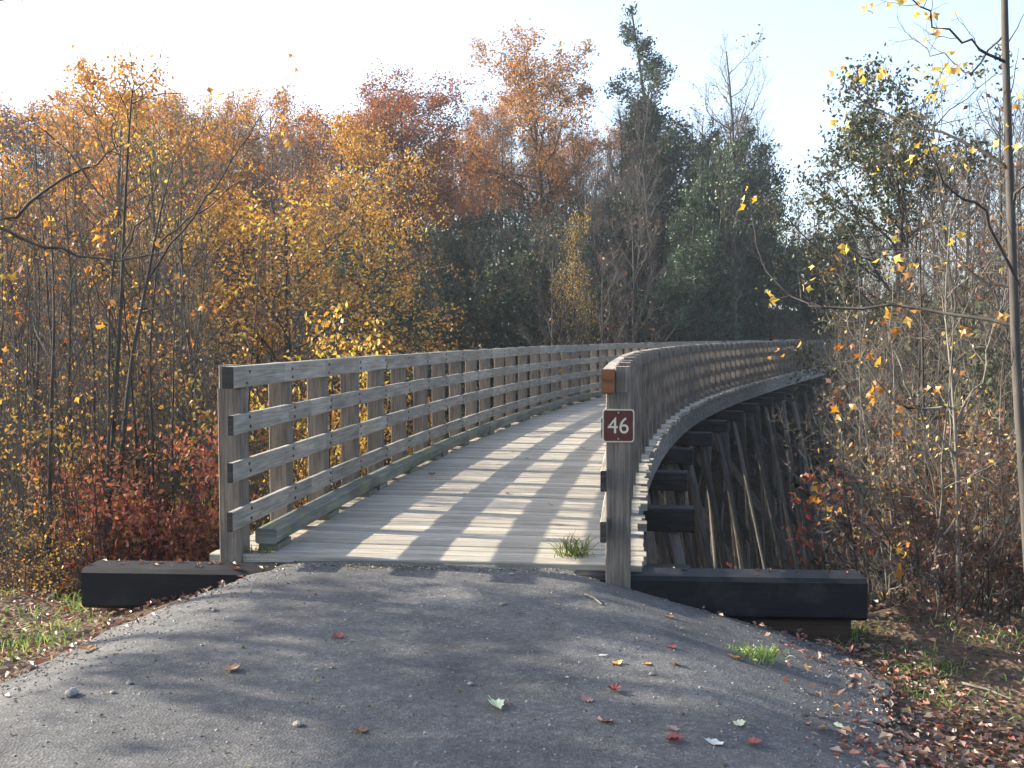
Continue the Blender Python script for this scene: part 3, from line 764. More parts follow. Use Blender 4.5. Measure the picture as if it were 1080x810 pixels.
rank(20, 400, 820, 36, 48, 215, 290, 'dim small tree rising from the dark hollow behind the bridge', 'dim trees in the dark hollow', grove, sxy=(0.9, 1.4))

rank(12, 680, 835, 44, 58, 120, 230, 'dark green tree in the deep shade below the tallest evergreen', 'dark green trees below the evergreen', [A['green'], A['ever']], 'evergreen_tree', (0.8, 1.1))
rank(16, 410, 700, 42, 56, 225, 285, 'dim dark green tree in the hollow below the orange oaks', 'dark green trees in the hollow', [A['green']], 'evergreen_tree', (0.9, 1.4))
for i in range(15):  # unseen trees added on that hill, only for the shade they throw
    a = [A['green'], A['maple1'], A['green']][i % 3]
    y = 53 + i * 1.7 + random.uniform(-.7, .7); x = -random.uniform(38, 46) - max(0, (y - 60) * 0.35)
    place(a[0], 'shade_tree', x, y, 'unseen bushy tree added on the left shoulder of the far bank to shade the hollow', H=random.uniform(11, 15), arch_h=a[1], group='added shade trees on the left shoulder', sxy=1.2)
# --- understorey of the far bank reads as one dark mass
def mass(name, spots, mats, kind='stuff'):
    Vs = []; Qs = []; Ms = []; Ss = []; n = 0
    for (nbs, x, y, z, s, sz, rz) in spots:
        for nb in nbs:
            V, Q, mi, sm = nb
            c, sn = math.cos(rz), math.sin(rz)
            W = np.stack([(V[:, 0] * c - V[:, 1] * sn) * s + x, (V[:, 0] * sn + V[:, 1] * c) * s + y, V[:, 2] * sz + z], 1)
            Vs.append(W); Qs.append(Q + n); n += len(W); Ms.append(mi); Ss.append(sm)
    Q = np.concatenate(Qs)
    me = np_mesh(name, np.concatenate(Vs), Q.ravel(), np.arange(len(Q)) * 4, None, mats, np.concatenate(Ms), np.concatenate(Ss))
    o = obj(name, me); o['kind'] = kind
    return o
ug = []
for sd_, lk in ((70, 0.7), (71, 0.4), (72, 0.9)):
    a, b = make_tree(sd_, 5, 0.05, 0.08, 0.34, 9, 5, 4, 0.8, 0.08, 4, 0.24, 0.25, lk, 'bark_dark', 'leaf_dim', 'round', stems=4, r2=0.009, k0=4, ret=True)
    ug.append((a.raw(), b.raw()))
spots = []
for i in range(340):
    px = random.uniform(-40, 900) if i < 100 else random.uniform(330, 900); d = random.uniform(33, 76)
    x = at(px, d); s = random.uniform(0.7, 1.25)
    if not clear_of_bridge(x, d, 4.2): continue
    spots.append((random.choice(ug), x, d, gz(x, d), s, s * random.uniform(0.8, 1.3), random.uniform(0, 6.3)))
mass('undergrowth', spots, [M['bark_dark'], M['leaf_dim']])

# --- right bank
random.seed(21)
thin = [A['sap%d' % i] for i in range(4)]; thk = [A['thk%d' % i] for i in range(3)]
rank(10, 950, 1090, 9.5, 16, 110, 280, 'thin bare sapling behind the pale twigs on the right bank', 'thin saplings on the right bank', [A['sap0'], A['sap2'], A['sap2']], 'sapling', (0.7, 1.0), margin=4)
rank(9, 925, 1100, 7.6, 12, 270, 420, 'pale leggy bush with few yellow leaves on the right bank', 'pale bushes on the right bank', [A['pale']], 'bush', (0.8, 1.1), margin=3.6)
rank(12, 950, 1120, 7.3, 12, 400, 560, 'low brown leaved shrub at the foot of the right bank', 'brown shrubs on the right bank', [A['shrub2'], A['brown'], A['brown']], 'shrub', (0.9, 1.2), fit=True, margin=3.6)
rank(4, 955, 1040, 11, 15, 410, 480, 'rusty red shrub in the shade right of the trestle', 'red shrubs right of the trestle', [A['brown'], A['shrub0']], 'shrub', (0.8, 1.0), margin=5)
rank(14, 885, 960, 18, 34, 290, 380, 'leafless dark bush beside the far part of the trestle', 'dark bushes beside the trestle', [A['thk2'], A['grove0']], 'bush', (0.7, 1.0), fit=True, margin=5)
A['dim'] = (make_tree(57, 5, 0.04, 0.08, 0.30, 12, 7, 4, 0.8, 0.08, 4, 0.13, 0.14, 0.8, 'bark_dark', 'leaf_dim', 'round', stems=4, r2=0.004), 5)
rank(12, 955, 1130, 14, 26, 350, 450, 'dark bush in the shade behind the brown shrubs of the right bank', 'dark bushes on the right bank', [A['dim']], 'bush', (0.8, 1.0), margin=7)
# --- left bank
rank(9, -30, 235, 8.6, 12, 60, 300, 'straight dark stem among the thicket on the left bank', 'dark stems on the left bank', [A['stem0'], A['stem1']], 'sapling', (0.8, 1.1))
rank(14, -30, 245, 9.5, 16, 110, 280, 'thin dark sapling with few leaves on the left bank', 'thin saplings on the left bank', thin, 'sapling', (0.7, 1.0))
rank(24, -60, 232, 8.4, 14, 290, 430, 'leggy thicket bush with sparse yellow leaves on the left bank', 'thicket bushes on the left bank', thk, 'bush', (0.7, 1.0))
rank(11, 120, 228, 8.3, 10.5, 440, 535, 'red leaved shrub behind the left end of the black timber', 'red shrubs behind the black timber', [A['shrub0']], 'shrub', (0.65, 0.9))
rank(8, -50, 105, 7.6, 10, 490, 590, 'low shrub with yellow and brown leaves at the left verge', 'low shrubs at the left verge', [A['shrub1'], A['shrub2']], 'shrub', (0.9, 1.3))
rank(12, 225, 420, 10.5, 20, 400, 470, 'orange shrub seen through the left bridge fence', 'orange shrubs below the left fence', [A['shrub0'], A['thk0'], A['maple4']], 'shrub', (0.6, 0.9), fit=True)
rank(12, 240, 640, 20, 40, 372, 420, 'dim bush seen below the left bridge fence', 'bushes below the bridge', [A['thk2'], A['thk0'], A['grove0']], 'bush', (0.7, 1.0), fit=True)

place(A['sap2'][0], 'sapling', -9.0, 11.4, 'unseen bare sapling added beyond the left picture edge to break up the deck shadows', H=9.5, arch_h=A['sap2'][1], rz=1.0)  # out of view, added to soften the regular fence shadows on the deck
A['shade'] = (make_tree(7, 9, 0.10, 0.6, 0.21, 26, 8, 5, 0.9, 0.06, 8, 0.14, 0.12, 0.9, 'bark_dark', 'leaf_orange', 'round'), 9)
place(A['shade'][0], 'maple_tree', -9.6, 7.6, 'leafy maple beyond the left picture edge that shades the top of the asphalt ramp', H=9.8, arch_h=9, rz=1.0)
place(A['sap1'][0], 'sapling', -8.5, 4.6, 'unseen thin sapling added beyond the left picture edge to dapple the asphalt', H=8.5, arch_h=A['sap1'][1], rz=2.0)  # out of view, added to cast a light dapple on the path
# --- near trees with limbs that can be told apart
def W3(p): return np.array([at(p[0], p[2]), p[2], zat(p[1], p[2])])
def smooth_path(P, n):
    P = np.array([W3(p) for p in P]); m = len(P)
    out = []
    for t in np.linspace(0, m - 1, n):
        i = min(int(t), m - 2); f = t - i
        p0 = P[max(i - 1, 0)]; p1 = P[i]; p2 = P[i + 1]; p3 = P[min(i + 2, m - 1)]
        out.append(0.5 * (2 * p1 + (p2 - p0) * f + (2 * p0 - 5 * p1 + 4 * p2 - p3) * f * f + (3 * p1 - p0 - 3 * p2 + p3) * f ** 3))
    return np.array(out)
def limb_tree(name, label, seed, trunk, r0, r1, limbs, bark, leaf, nleaf=40, lsize=0.08, twigs=7, cat='tree', ltw=0.35):
    rng = np.random.default_rng(seed); tw = NB(); cw = NB()
    b = W3(trunk[0]); b[2] = gz(b[0], b[1]) 
    T = smooth_path(trunk, 22); T = np.concatenate([[[T[0, 0], T[0, 1], b[2] - 0.2]], T]) if T[0, 2] > b[2] else T
    tube(tw, T[None] - b, np.array([r0]), np.array([r1]), 9)
    tips = []
    for (pts, ra) in limbs:
        L_ = smooth_path(pts, 14)[None] - b
        L_[0, 2:] += rng.normal(0, 0.018, L_[0, 2:].shape)
        tube(tw, L_, np.array([ra]), np.array([max(ra * 0.2, 0.002)]), 6)
        s2, d2, t2, p2 = children(L_, twigs, 0.25, 1.0, 0.7, rng)
        b2 = grow(s2, d2, rng.uniform(0.4, 1.3, len(t2)) * ltw, 5, 0.2, 0.05, rng); tube(cw, b2, np.full(len(t2), max(ra * 0.25, 0.0022)), np.full(len(t2), 0.0012), 4)
        s3, d3, t3, p3 = children(b2, 3, 0.3, 1.0, 0.7, rng)
        b3 = grow(s3, d3, rng.uniform(0.3, 1.0, len(t3)) * ltw * 0.5, 3, 0.2, 0.05, rng); tube(cw, b3, np.full(len(t3), 0.0016), np.full(len(t3), 0.001), 3)
        tips.append(b3[:, -1]); tips.append(b2[:, -1])
    s2, d2, t2, p2 = children(T[None] - b, 16, 0.2, 1.0, 0.75, rng)
    b2 = grow(s2, d2, rng.uniform(0.4, 1.3, len(t2)) * ltw * 1.6, 6, 0.16, 0.1, rng); tube(cw, b2, np.full(len(t2), 0.005), np.full(len(t2), 0.0015), 4); tips.append(b2[:, -1])
    tips = np.concatenate(tips)
    c = tips[rng.integers(0, len(tips), max(nleaf // 4, 1))]
    pos = np.repeat(c, 4, 0) + rng.normal(0, 0.05, (len(c) * 4, 3)); lobed_leaves(cw, pos, lsize, rng)
    o = empty(name, tuple(b)); obj('trunk', tw.mesh(name + '_trunk', [M[bark]]), o); obj('crown', cw.mesh(name + '_crown', [M[bark], M[leaf]]), o)
    return tag(o, label, cat)
limb_tree('bare_tree', 'leaning trunk with long horizontal limbs and yellow leaves at the right picture edge', 1,
    [(1098, 690, 6.6), (1084, 520, 6.6), (1073, 400, 6.6), (1065, 270, 6.6), (1056, 120, 6.6), (1050, 0, 6.6), (1045, -130, 6.6), (1048, -260, 6.6)], 0.037, 0.016,
    [([(1054, 178, 6.6), (1020, 155, 6.7), (960, 134, 6.9), (917, 117, 7.1), (888, 98, 7.2)], 0.014),
     ([(1072, 300, 6.6), (1039, 236, 6.4), (1005, 208, 6.3), (977, 168, 6.2), (962, 110, 6.1)], 0.013),
     ([(1067, 305, 6.6), (999, 279, 6.8), (965, 263, 7.0), (903, 262, 7.2)], 0.011),
     ([(1074, 345, 6.6), (995, 327, 6.9), (925, 324, 7.1), (862, 325, 7.3), (838, 318, 7.4), (814, 288, 7.5), (794, 255, 7.6)], 0.014),
     ([(1053, 70, 6.6), (1010, 48, 6.4), (965, 20, 6.3), (930, -6, 6.2)], 0.011),
     ([(1052, 40, 6.6), (1015, 80, 6.9), (985, 60, 7.0), (950, 40, 7.1)], 0.008),
     ([(1062, 230, 6.6), (1078, 180, 6.5), (1095, 130, 6.4)], 0.012)], 'bark_grey', 'leaf_yellow', 150, 0.066)
limb_tree('sapling', 'pale whitish sapling with forked upper stems at the foot of the right bank', 2,
    [(1018, 690, 8.0), (1014, 560, 8.0), (1010, 470, 8.0), (1004, 400, 8.0), (996, 320, 8.1), (1000, 220, 8.1)], 0.019, 0.004,
    [([(1010, 480, 8.0), (980, 445, 7.9), (958, 410, 7.8), (944, 370, 7.8), (935, 345, 7.8)], 0.014),
     ([(1006, 430, 8.0), (955, 426, 7.8), (922, 395, 7.7), (902, 360, 7.7), (890, 330, 7.7)], 0.012),
     ([(1013, 545, 8.0), (985, 590, 7.6), (950, 605, 7.5), (925, 560, 7.4), (905, 520, 7.4)], 0.009),
     ([(1008, 450, 8.0), (1040, 380, 8.0), (1062, 300, 8.1)], 0.010)], 'bark_pale', 'leaf_orange', 110, 0.08, ltw=0.5)
limb_tree('sapling', 'tall slender dark sapling with straight stem nearest behind the red shrubs at left', 3,
    [(107, 590, 9.6), (117, 470, 9.6), (128, 330, 9.7), (134, 230, 9.8), (142, 125, 9.8), (147, 90, 9.8)], 0.028, 0.004,
    [([(131, 270, 9.7), (160, 215, 9.7), (172, 170, 9.8)], 0.012), ([(125, 360, 9.7), (100, 300, 9.6), (92, 240, 9.6)], 0.011)], 'bark_dark', 'leaf_gold', 40, 0.075, ltw=0.6)
limb_tree('sapling', 'dark sapling leaning right and forking into two long upper stems at left', 4,
    [(116, 585, 10.2), (136, 400, 10.2), (158, 290, 10.2), (172, 225, 10.2), (188, 165, 10.2)], 0.029, 0.004,
    [([(157, 295, 10.2), (200, 238, 10.1), (234, 190, 10.0), (262, 150, 10.0), (278, 122, 10.0)], 0.014), ([(164, 262, 10.2), (205, 230, 10.3), (245, 200, 10.4), (290, 185, 10.5)], 0.013),
     ([(150, 330, 10.2), (190, 320, 10.0), (240, 330, 9.8)], 0.010)], 'bark_dark', 'leaf_gold', 40, 0.075, ltw=0.6)
limb_tree('bare_tree', 'dark limbs arching into the picture from a trunk beyond the left edge', 5,
    [(-70, 640, 6.8), (-62, 400, 6.8), (-58, 200, 6.8), (-64, 0, 6.8), (-60, -260, 6.8)], 0.06, 0.03,
    [([(-60, 262, 6.8), (-20, 243, 6.8), (20, 225, 6.8), (70, 190, 6.9), (110, 168, 7.0), (142, 152, 7.0)], 0.017),
     ([(-50, 225, 6.8), (0, 240, 6.7), (50, 262, 6.7), (100, 274, 6.7), (160, 270, 6.8), (212, 257, 6.9)], 0.014),
     ([(-60, 20, 6.8), (-30, 20, 6.7), (10, 14, 6.6), (42, 4, 6.6)], 0.007)], 'bark_dark', 'leaf_gold', 16, 0.07)
limb_tree('sapling', 'thin dark upright sapling at the left edge beside the verge', 6,
    [(46, 610, 9.2), (52, 450, 9.2), (58, 330, 9.2), (56, 200, 9.3)], 0.026, 0.003, [([(55, 350, 9.2), (80, 290, 9.2), (86, 250, 9.3)], 0.009)], 'bark_dark', 'leaf_orange', 40, 0.075, ltw=0.5)
#TREES-END
# ------------------------------------------------------------------ litter, grass, stones
random.seed(77)
lr = np.random.default_rng(77)
def blade_tuft(nb, x, y, z, n, h, spread, rng, lean=0.5):
    b = np.stack([x + rng.normal(0, spread, n), y + rng.normal(0, spread * 0.7, n), np.full(n, z)], 1)
    d = np.stack([rng.normal(0, lean, n), rng.normal(0, lean, n), np.ones(n)], 1); d = unit(d)
    L = (h * rng.uniform(0.5, 1.2, n))[:, None]
    w = unit(np.cross(d, rng.normal(size=(n, 3)))) * 0.0035
    dr = np.stack([d[:, 0], d[:, 1], -0.6 + 0 * d[:, 0]], 1)
    p0 = b; p1 = b + d * L * 0.5; p2 = b + d * L * 0.85 + dr * L * 0.25
    V = np.stack([p0 - w, p0 + w, p1 + w * 0.8, p1 - w * 0.8, p2 + w * 0.2, p2 - w * 0.2], 1).reshape(-1, 3)
    i = np.arange(n)[:, None] * 6
    nb.add(V, np.concatenate([i + [0, 1, 2, 3], i + [3, 2, 4, 5]], 0), 0, False)
def tuft(px, py, n, h, spread, label):
    x, d, g = hit(px, py); nb = NB(); blade_tuft(nb, 0, 0, -0.005, n, h, spread, lr)
    o = obj('grass_tuft', nb.mesh('grass_tuft', [M['grass']])); o.location = (x, d, g); tag(o, label, 'grass tuft')
tuft(606, 588, 110, 0.24, 0.055, 'bright green grass tuft growing at the deck edge beside the sign post')
tuft(795, 697, 260, 0.085, 0.09, 'flat green grass tuft growing alone in the asphalt right of the path')
tuft(990, 712, 110, 0.12, 0.11, 'tall green grass clump on the right verge under the pale sapling')
tuft(940, 700, 60, 0.08, 0.09, 'small dry grass clump on the right verge next to the black timber end')
tuft(968, 738, 50, 0.06, 0.06, 'short green tuft in the brown leaves at the right asphalt edge')
tuft(272, 584, 50, 0.09, 0.05, 'yellowish grass tuft at the foot of the first left fence post')
tuft(905, 672, 60, 0.14, 0.09, 'dark green tuft in the shade at the end of the black timber')
def verge_grass(name, spots):
    nb = NB()
    for (x, y, n, h, sp) in spots: blade_tuft(nb, x, y, gz(x, y) + 0.0, n, h, sp, lr)
    o = obj(name, nb.mesh(name, [M['grass']])); o['kind'] = 'stuff'
sp = [(random.uniform(-4.6, -2.75), random.uniform(5.9, 7.0), 16, random.uniform(.05, .13), .09) for _ in range(70)]
sp += [(random.uniform(-5.6, -3.2), random.uniform(6.5, 8.2), 14, random.uniform(.08, .2), .09) for _ in range(60)]
sp += [(random.uniform(2.3, 4.2), random.uniform(5.2, 7.4), 12, random.uniform(.05, .14), .09) for _ in range(60)]
verge_grass('verge_grass', sp)

def ground_leaves(name, pts, size, mat):
    pts = np.array(pts); n = len(pts)
    d = np.stack([lr.normal(size=n), lr.normal(size=n), lr.normal(0, 0.25, n)], 1); d = unit(d)
    w = unit(np.cross(d, np.stack([lr.normal(0, 0.3, n), lr.normal(0, 0.3, n), np.ones(n)], 1)))
    nr = np.cross(w, d); nr *= np.sign(nr[:, 2:3] + 1e-6)
    L = (size * lr.uniform(0.5, 1.4, n))[:, None]; W = L * lr.uniform(0.16, 0.34, (n, 1)); c = L * lr.uniform(0.05, 0.5, (n, 1))
    p = pts
    V = np.stack([p, p + d * L * .35 + w * W + nr * c, p + d * L * .5 + nr * c * .1, p + d * L * .35 - w * W + nr * c, p + d * L + nr * c * 0.6, p + d * L * .72 + w * W * .55 + nr * c * .6, p + d * L * .72 - w * W * .55 + nr * c * .6], 1)
    i = np.arange(n)[:, None] * 7
    nb = NB(); nb.add(V.reshape(-1, 3), np.concatenate([i + [0, 2, 1, 1], i + [0, 3, 2, 2]], 0)[:0], 0)
    nb.add(V.reshape(-1, 3), np.concatenate([i + [0, 1, 5, 2], i + [0, 2, 6, 3], i + [2, 5, 4, 6]], 0), 0, False)
    o = obj(name, nb.mesh(name, [M[mat]])); o['kind'] = 'stuff'; return o
pts = []
def scatter(n, x0, x1, y0, y1, keep):
    k = 0
    for _ in range(n * 20):
        if k >= n: break
        x = random.uniform(x0, x1); y = random.uniform(y0, y1)
        if random.random() > keep(x, y): continue
        k += 1
        zz = max(gz(x, y), pz(x, y) if (edge_l(y) < x < edge_r(y) and y < 6.9) else -9)
        pts.append((x, y, zz + random.uniform(0.004, 0.03)))
scatter(4200, -6.5, -1.7, 4.4, 8.4, lambda x, y: 1.0 / (1 + math.exp((x - (float(edge_l(y)) - 0.05)) / 0.13)))
scatter(4600, 1.2, 6.0, 3.0, 8.0, lambda x, y: (1.0 / (1 + math.exp(-(x - (float(edge_r(y)) + 0.0)) / 0.12))) * (1.0 if y < 5.0 else 0.4))
scatter(900, 1.3, 2.7, 4.2, 6.6, lambda x, y: 1.0 / (1 + math.exp(-(x - (float(edge_r(y)) - 0.12)) / 0.16)))
scatter(700, 0.8, 2.4, 3.2, 4.5, lambda x, y: 1.0 / (1 + math.exp(-(x - 1.62) / 0.10)))
scatter(2500, -16, -5, 7, 14, lambda x, y: 1); scatter(2500, 3, 14, 7, 14, lambda x, y: 1)
for _ in range(46):
    t = random.random() * 0.3 if random.random() < .7 else 0.75 + random.random() * .25
    q = TA + (TB - TA) * t + nx_t * random.uniform(-.12, .12); pts.append((q.x, q.y, -0.049))
ground_leaves('leaf_litter', pts, 0.05, 'leaf_litter')
pts = []
for _ in range(420):
    t = random.gauss(0.42, 0.22)
    x = -1.75 + t * 2.2; y = 6.9 - 0.11 * (x + 0.62) - abs(random.gauss(0, 0.07))
    pts.append((x, y, pz(x, y) + 0.003))
for _ in range(170):
    x = random.uniform(-2.6, 2.0); y = random.uniform(3.4, 6.8)
    if edge_l(y) < x < edge_r(y): pts.append((x, y, pz(x, y) + 0.003))
ground_leaves('leaf_crumbs', pts, 0.022, 'leaf_crumb')
# gravel shed along the asphalt edges
def gravel(name, pts, smin, smax, mat):
    nb = NB(); pts = np.array(pts); n = len(pts)
    base = np.array([(-1, -1, 0), (1, -1, 0), (1, 1, 0), (-1, 1, 0), (-.6, -.6, 1), (.6, -.6, 1), (.6, .6, 1), (-.6, .6, 1)], float)
    sz = lr.uniform(smin, smax, (n, 1, 1)); V = base[None] * sz * lr.uniform(0.6, 1.2, (n, 8, 3)); a = lr.uniform(0, 6.3, n)
    X = V[..., 0] * np.cos(a)[:, None] - V[..., 1] * np.sin(a)[:, None]; Y = V[..., 0] * np.sin(a)[:, None] + V[..., 1] * np.cos(a)[:, None]
    V = np.stack([X, Y, V[..., 2]], -1) + pts[:, None, :]
    i = np.arange(n)[:, None] * 8
    nb.add(V.reshape(-1, 3), np.concatenate([i + q for q in ([4, 5, 6, 7], [0, 1, 5, 4], [1, 2, 6, 5], [2, 3, 7, 6], [3, 0, 4, 7])], 0), 0, False)
    o = obj(name, nb.mesh(name, [M[mat]])); o['kind'] = 'stuff'
M['stone'] = leaf_mat('stone_chips', [(0, (0.04, 0.04, 0.04)), (0.5, (0.10, 0.095, 0.09)), (0.85, (0.2, 0.19, 0.175)), (1, (0.34, 0.32, 0.30))], trans=0.0)
pts = []
for _ in range(6000):
    y = random.uniform(3.3, 6.9); e = edge_l(y) if random.random() < .5 else edge_r(y); x = float(e) + random.gauss(0, 0.30)
    inside = edge_l(y) < x < edge_r(y)
    pts.append((x, y, (pz(x, y) if inside else max(gz(x, y), pz(x, y) - 0.05)) - 0.002))
for _ in range(1500):
    x = random.uniform(-2.8, 2.0); y = random.uniform(3.3, 6.85)
    if edge_l(y) < x < edge_r(y): pts.append((x, y, pz(x, y) - 0.002))
gravel('gravel', pts, 0.002, 0.008, 'stone')

LEAF_O = [(0, 0), (0.10, 0.14), (0.42, 0.10), (0.42, 0.28), (0.56, 0.46), (0.45, 0.54), (0.40, 0.74), (0.26, 0.74), (0, 1.0), (-0.24, 0.72), (-0.38, 0.75), (-0.45, 0.52), (-0.55, 0.42), (-0.42, 0.27), (-0.40, 0.08), (-0.10, 0.14)]
def fallen(px, py, size, mat, label, curl=0.35, cat='leaf', name='fallen_leaf', group=None, asp=1.0):
    x, d, g = hit(px, py); b = MB(); c = (0, 0.42 * size, 0.004)
    vs = [c]
    for (u, v) in LEAF_O:
        r2 = u * u + (v - 0.42) ** 2
        vs.append((u * size * asp * random.uniform(.85, 1.1), v * size * random.uniform(.92, 1.08), size * curl * (r2 + 0.5 * u * u * random.uniform(0.2, 2)) + random.uniform(0, .04) * size + 0.003))
    n = len(LEAF_O); b.add(vs, [[0, 1 + i, 1 + (i + 1) % n] for i in range(n)])
    st = [(0.004 * size * 10 * sx, sy * size, 0.004) for sx, sy in ((-.3, 0), (.3, 0), (.2, -.5), (-.2, -.5))]; b.add(st, [[0, 1, 2, 3]])
    o = b.build(name, M[mat]); o.location = (x, d, g + 0.002); o.rotation_euler = (random.uniform(-.2, .2), random.uniform(-.2, .2), random.uniform(0, 6.3))
    tag(o, label, cat, group)
for k, c in (('fl_red', ((0.10, 0.025, 0.018), (0.26, 0.065, 0.04))), ('fl_brown', ((0.09, 0.045, 0.025), (0.22, 0.12, 0.065))), ('fl_pink', ((0.22, 0.12, 0.10), (0.38, 0.24, 0.21))), ('fl_gold', ((0.20, 0.11, 0.03), (0.36, 0.20, 0.05))), ('fl_green', ((0.20, 0.26, 0.13), (0.46, 0.50, 0.36))), ('fl_white', ((0.36, 0.37, 0.33), (0.6, 0.6, 0.55)))):
    M[k] = leaf_mat(k, [(0, c[0]), (1, c[1])], trans=0.2, spec=0.07)
for a in [
 (350, 675, .07, 'fl_red', 'curled dark red leaf on the asphalt left of centre, below the deck edge'),
 (237, 711, .085, 'fl_brown', 'flat brown leaf alone on the asphalt at left'),
 (92, 692, .11, 'fl_gold', 'bright orange leaf lying in the litter at the left asphalt edge'),
 (372, 778, .07, 'fl_brown', 'brown leaf near the bottom of the picture, left of the pale green leaf'),
 (519, 748, .15, 'fl_green', 'long pale green and white leaf on the asphalt at bottom centre', .3, 'leaf', 'fallen_leaf', None, .45),
 (631, 770, .085, 'fl_pink', 'pinkish leaf on the asphalt right of the pale green leaf'),
 (625, 744, .06, 'fl_pink', 'small pink leaf beside the upright curled red leaf'),
 (643, 734, .075, 'fl_red', 'upright curled red leaf with the small pink leaf beside it', .9),
 (657, 708, .06, 'fl_gold', 'orange brown curled leaf in the shade edge on the asphalt', .7),
 (690, 708, .05, 'fl_gold', 'small ochre leaf just right of the orange brown curled leaf'),
 (711, 708, .06, 'fl_brown', 'brown leaf below the dark red leaf on the right asphalt'),
 (711, 690, .06, 'fl_red', 'dark red leaf on the shaded asphalt at right'),
 (711, 657, .06, 'fl_brown', 'tan leaf on the asphalt near the right black timber'),
 (632, 698, .05, 'fl_white', 'slim white leaf left of the orange brown curled leaf', .2, 'leaf', 'fallen_leaf', None, .4),
 (536, 609, .06, 'fl_white', 'white torn leaf on the asphalt just below the deck edge', .2, 'leaf', 'fallen_leaf', None, .6),
 (704, 790, .085, 'fl_red', 'red leaf at the bottom of the picture, right of the pinkish leaf', .6),
 (718, 782, .06, 'fl_pink', 'pale leaf touching the red leaf at the bottom of the picture'),
 (792, 793, .07, 'fl_red', 'red leaf flat on the asphalt at lower right, left of the leaf drift'),
 (757, 797, .08, 'fl_white', 'whitish leaf flat on the asphalt at the bottom right of centre'),
 (897, 776, .06, 'fl_green', 'pale green leaf on the asphalt next to the leaf drift at lower right'),
 (790, 774, .06, 'fl_green', 'small pale green leaf above the flat red leaf at lower right'),
 (880, 720, .11, 'fl_white', 'slim whitish leaf pointing right on the right asphalt beyond the grass tuft', .2, 'leaf', 'fallen_leaf', None, .35),
 (775, 700, .08, 'fl_gold', 'tan leaf tangled in the flat grass tuft on the asphalt'),
 (456, 504, .10, 'fl_brown', 'large brown leaf standing on the sunlit deck planks near the left curb', .8),
 (617, 474, .08, 'fl_red', 'dark leaf on the deck planks left of the sign'),
 (556, 484, .06, 'fl_brown', 'brown leaf in the middle of the deck planks'),
 (538, 522, .06, 'fl_brown', 'small brown leaf on the nearer deck planks in the shadow band'),
 (582, 534, .06, 'fl_gold', 'ochre leaf on the nearer deck planks close to the right edge'),
 (490, 522, .04, 'fl_brown', 'tiny dark leaf on the deck planks left of the shadow band'),
 (540, 478, .04, 'fl_red', 'tiny reddish leaf far along the deck planks'),
]:
    args = list(a); label = args[4]; rest = args[5:]
    fallen(args[0], args[1], args[2], args[3], label, *rest)
M['pebble'] = plain_mat('pebble_stone', (0.20, 0.19, 0.175), 0.8, var=0.35, scale=30, bump=0.4)
def pebble(px, py, r, label):
    x, d, g = hit(px, py); b = MB(); vs = []; fs = []; nu, nv = 9, 6
    for i in range(nv + 1):
        for j in range(nu):
            ph = PI * i / nv; th = 2 * PI * j / nu; k = 1 + random.uniform(-.14, .14)
            vs.append((r * k * math.sin(ph) * math.cos(th) * 1.2, r * k * math.sin(ph) * math.sin(th), r * k * 0.65 * math.cos(ph) + r * 0.4))
    for i in range(nv):
        for j in range(nu):
            fs.append([i * nu + j, (i + 1) * nu + j, (i + 1) * nu + (j + 1) % nu, i * nu + (j + 1) % nu])
    b.add(vs, fs); o = b.build('pebble', M['pebble']); o.location = (x, d, g); o.rotation_euler.z = random.uniform(0, 6); tag(o, label, 'pebble')
pebble(68, 740, .03, 'largest pale grey stone on the asphalt at the left')
pebble(130, 728, .016, 'small stone right of the largest pale stone on the left asphalt')
pebble(112, 737, .012, 'smallest of the stones beside the largest pale stone on the left asphalt')
pebble(530, 642, .017, 'pale grey pebble on the asphalt below the deck centre')
pebble(496, 728, .014, 'white round pebble just above the pale green leaf')
pebble(310, 773, .02, 'tan pebble on the asphalt at the lower left of the pale green leaf')
pebble(222, 648, .018, 'pale stone at the asphalt edge below the left black timber')
pebble(690, 718, .014, 'small white pebble beside the ochre leaf')
def twig(px, py, px2, py2, r, label):
    a = hit(px, py); c = hit(px2, py2); nb = NB(); P = np.array([a, c]); P[:, 2] += r; m_ = (P[0] + P[1]) / 2 + [0, 0, .012]
    o_ = P[0].copy(); tube(nb, np.array([[P[0], m_, P[1]]]) - o_, np.array([r]), np.array([r * .5]), 6)
    o = obj('twig', nb.mesh('twig', [M['bark_pale']])); o.location = tuple(o_); tag(o, label, 'twig')
twig(618, 632, 636, 642, .008, 'short pale twig on the asphalt near the right black timber')
twig(178, 642, 196, 633, .010, 'stick lying in the leaves at the foot of the left black timber')
twig(1022, 728, 1075, 746, .010, 'bent dry stick in the leaf drift on the right verge')

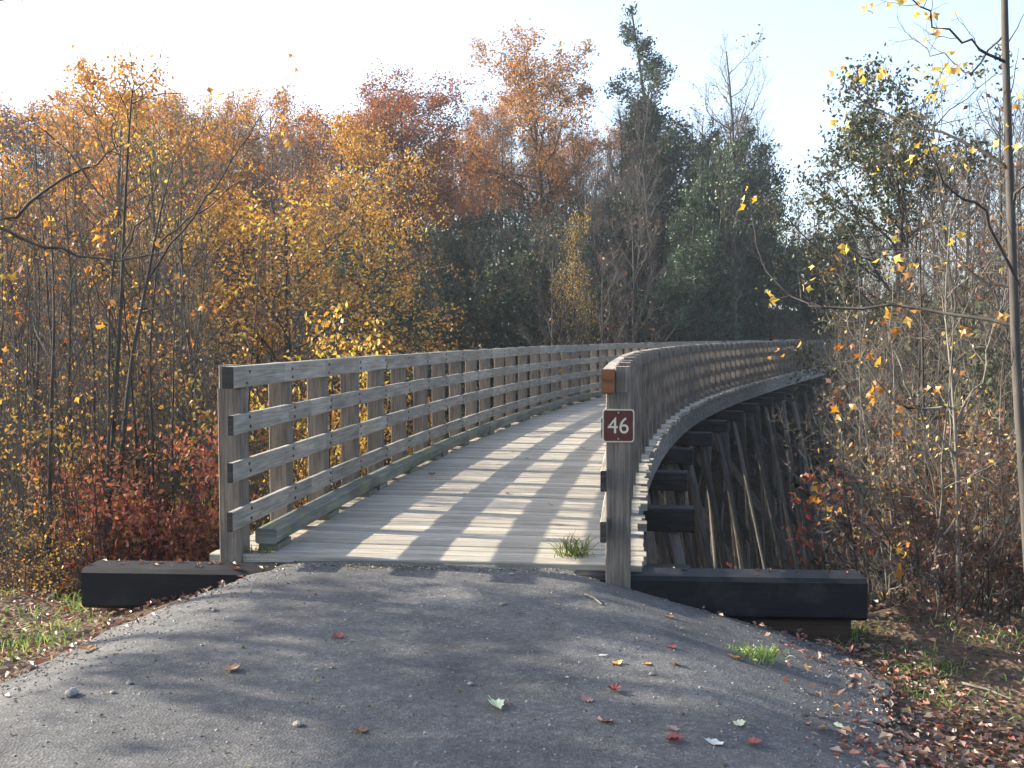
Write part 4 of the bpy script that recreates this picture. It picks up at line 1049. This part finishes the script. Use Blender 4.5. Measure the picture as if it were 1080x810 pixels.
# ------------------------------------------------------------------ autumn haze
if HAZE:
    hb = MB(); hb.vbox(-430, 430, -130, 530, -15, 42)
    hm, hnt, hout = newmat('haze_air')
    pv = N(hnt, 'ShaderNodeVolumePrincipled'); pv.inputs['Color'].default_value = (0.80, 0.90, 1.0, 1); pv.inputs['Density'].default_value = HAZE; pv.inputs['Anisotropy'].default_value = 0.35
    hnt.links.new(pv.outputs[0], hout.inputs['Volume'])
    tag(hb.build('haze', hm), kind='stuff')

# ------------------------------------------------------------------ sky, sun, camera
SUN_EL = R(26); SUN_AZ = R(-76)       # azimuth measured from +Y, negative to the left
w = bpy.data.worlds.new('World'); scene.world = w; w.use_nodes = True
nt = w.node_tree; bg = nt.nodes['Background']
sky = nt.nodes.new('ShaderNodeTexSky'); sky.sky_type = 'NISHITA'; sky.sun_disc = False
sky.sun_elevation = SUN_EL; sky.sun_rotation = SUN_AZ; sky.air_density = 1.0; sky.dust_density = 3.2; sky.ozone_density = 2.5
hz = nt.nodes.new('ShaderNodeHueSaturation'); hz.inputs['Saturation'].default_value = 0.85
nt.links.new(sky.outputs[0], hz.inputs['Color']); nt.links.new(hz.outputs[0], bg.inputs[0]); bg.inputs[1].default_value = 0.15
sl = bpy.data.lights.new('sun', 'SUN'); sl.energy = 4.8; sl.angle = R(0.55); sl.color = (1.0, 0.88, 0.71)
so = bpy.data.objects.new('sun', sl); link(so)
to_sun = Vector((math.sin(SUN_AZ) * math.cos(SUN_EL), math.cos(SUN_AZ) * math.cos(SUN_EL), math.sin(SUN_EL)))
so.rotation_euler = to_sun.to_track_quat('Z', 'Y').to_euler(); so.location = (-20, 10, 30)

cam = bpy.data.cameras.new('camera'); co = bpy.data.objects.new('camera', cam); link(co)
cam.sensor_width = 36; cam.lens = 36 * F / 1080; cam.clip_end = 2000; cam.clip_start = 0.05
co.location = (0, 0, CAM_H); co.rotation_euler = (PI / 2 - math.atan(51 / F), 0, 0)
scene.camera = co
vs_ = scene.view_settings
vs_.view_transform = 'Standard'; vs_.look = 'None'; vs_.gamma = 1; vs_.exposure = 1.72; vs_.use_curve_mapping = False
scene.cycles.use_denoising = True
scene.cycles.max_bounces = 6; scene.cycles.diffuse_bounces = 3; scene.cycles.transmission_bounces = 3; scene.cycles.transparent_max_bounces = 4
scene.cycles.sample_clamp_indirect = 6
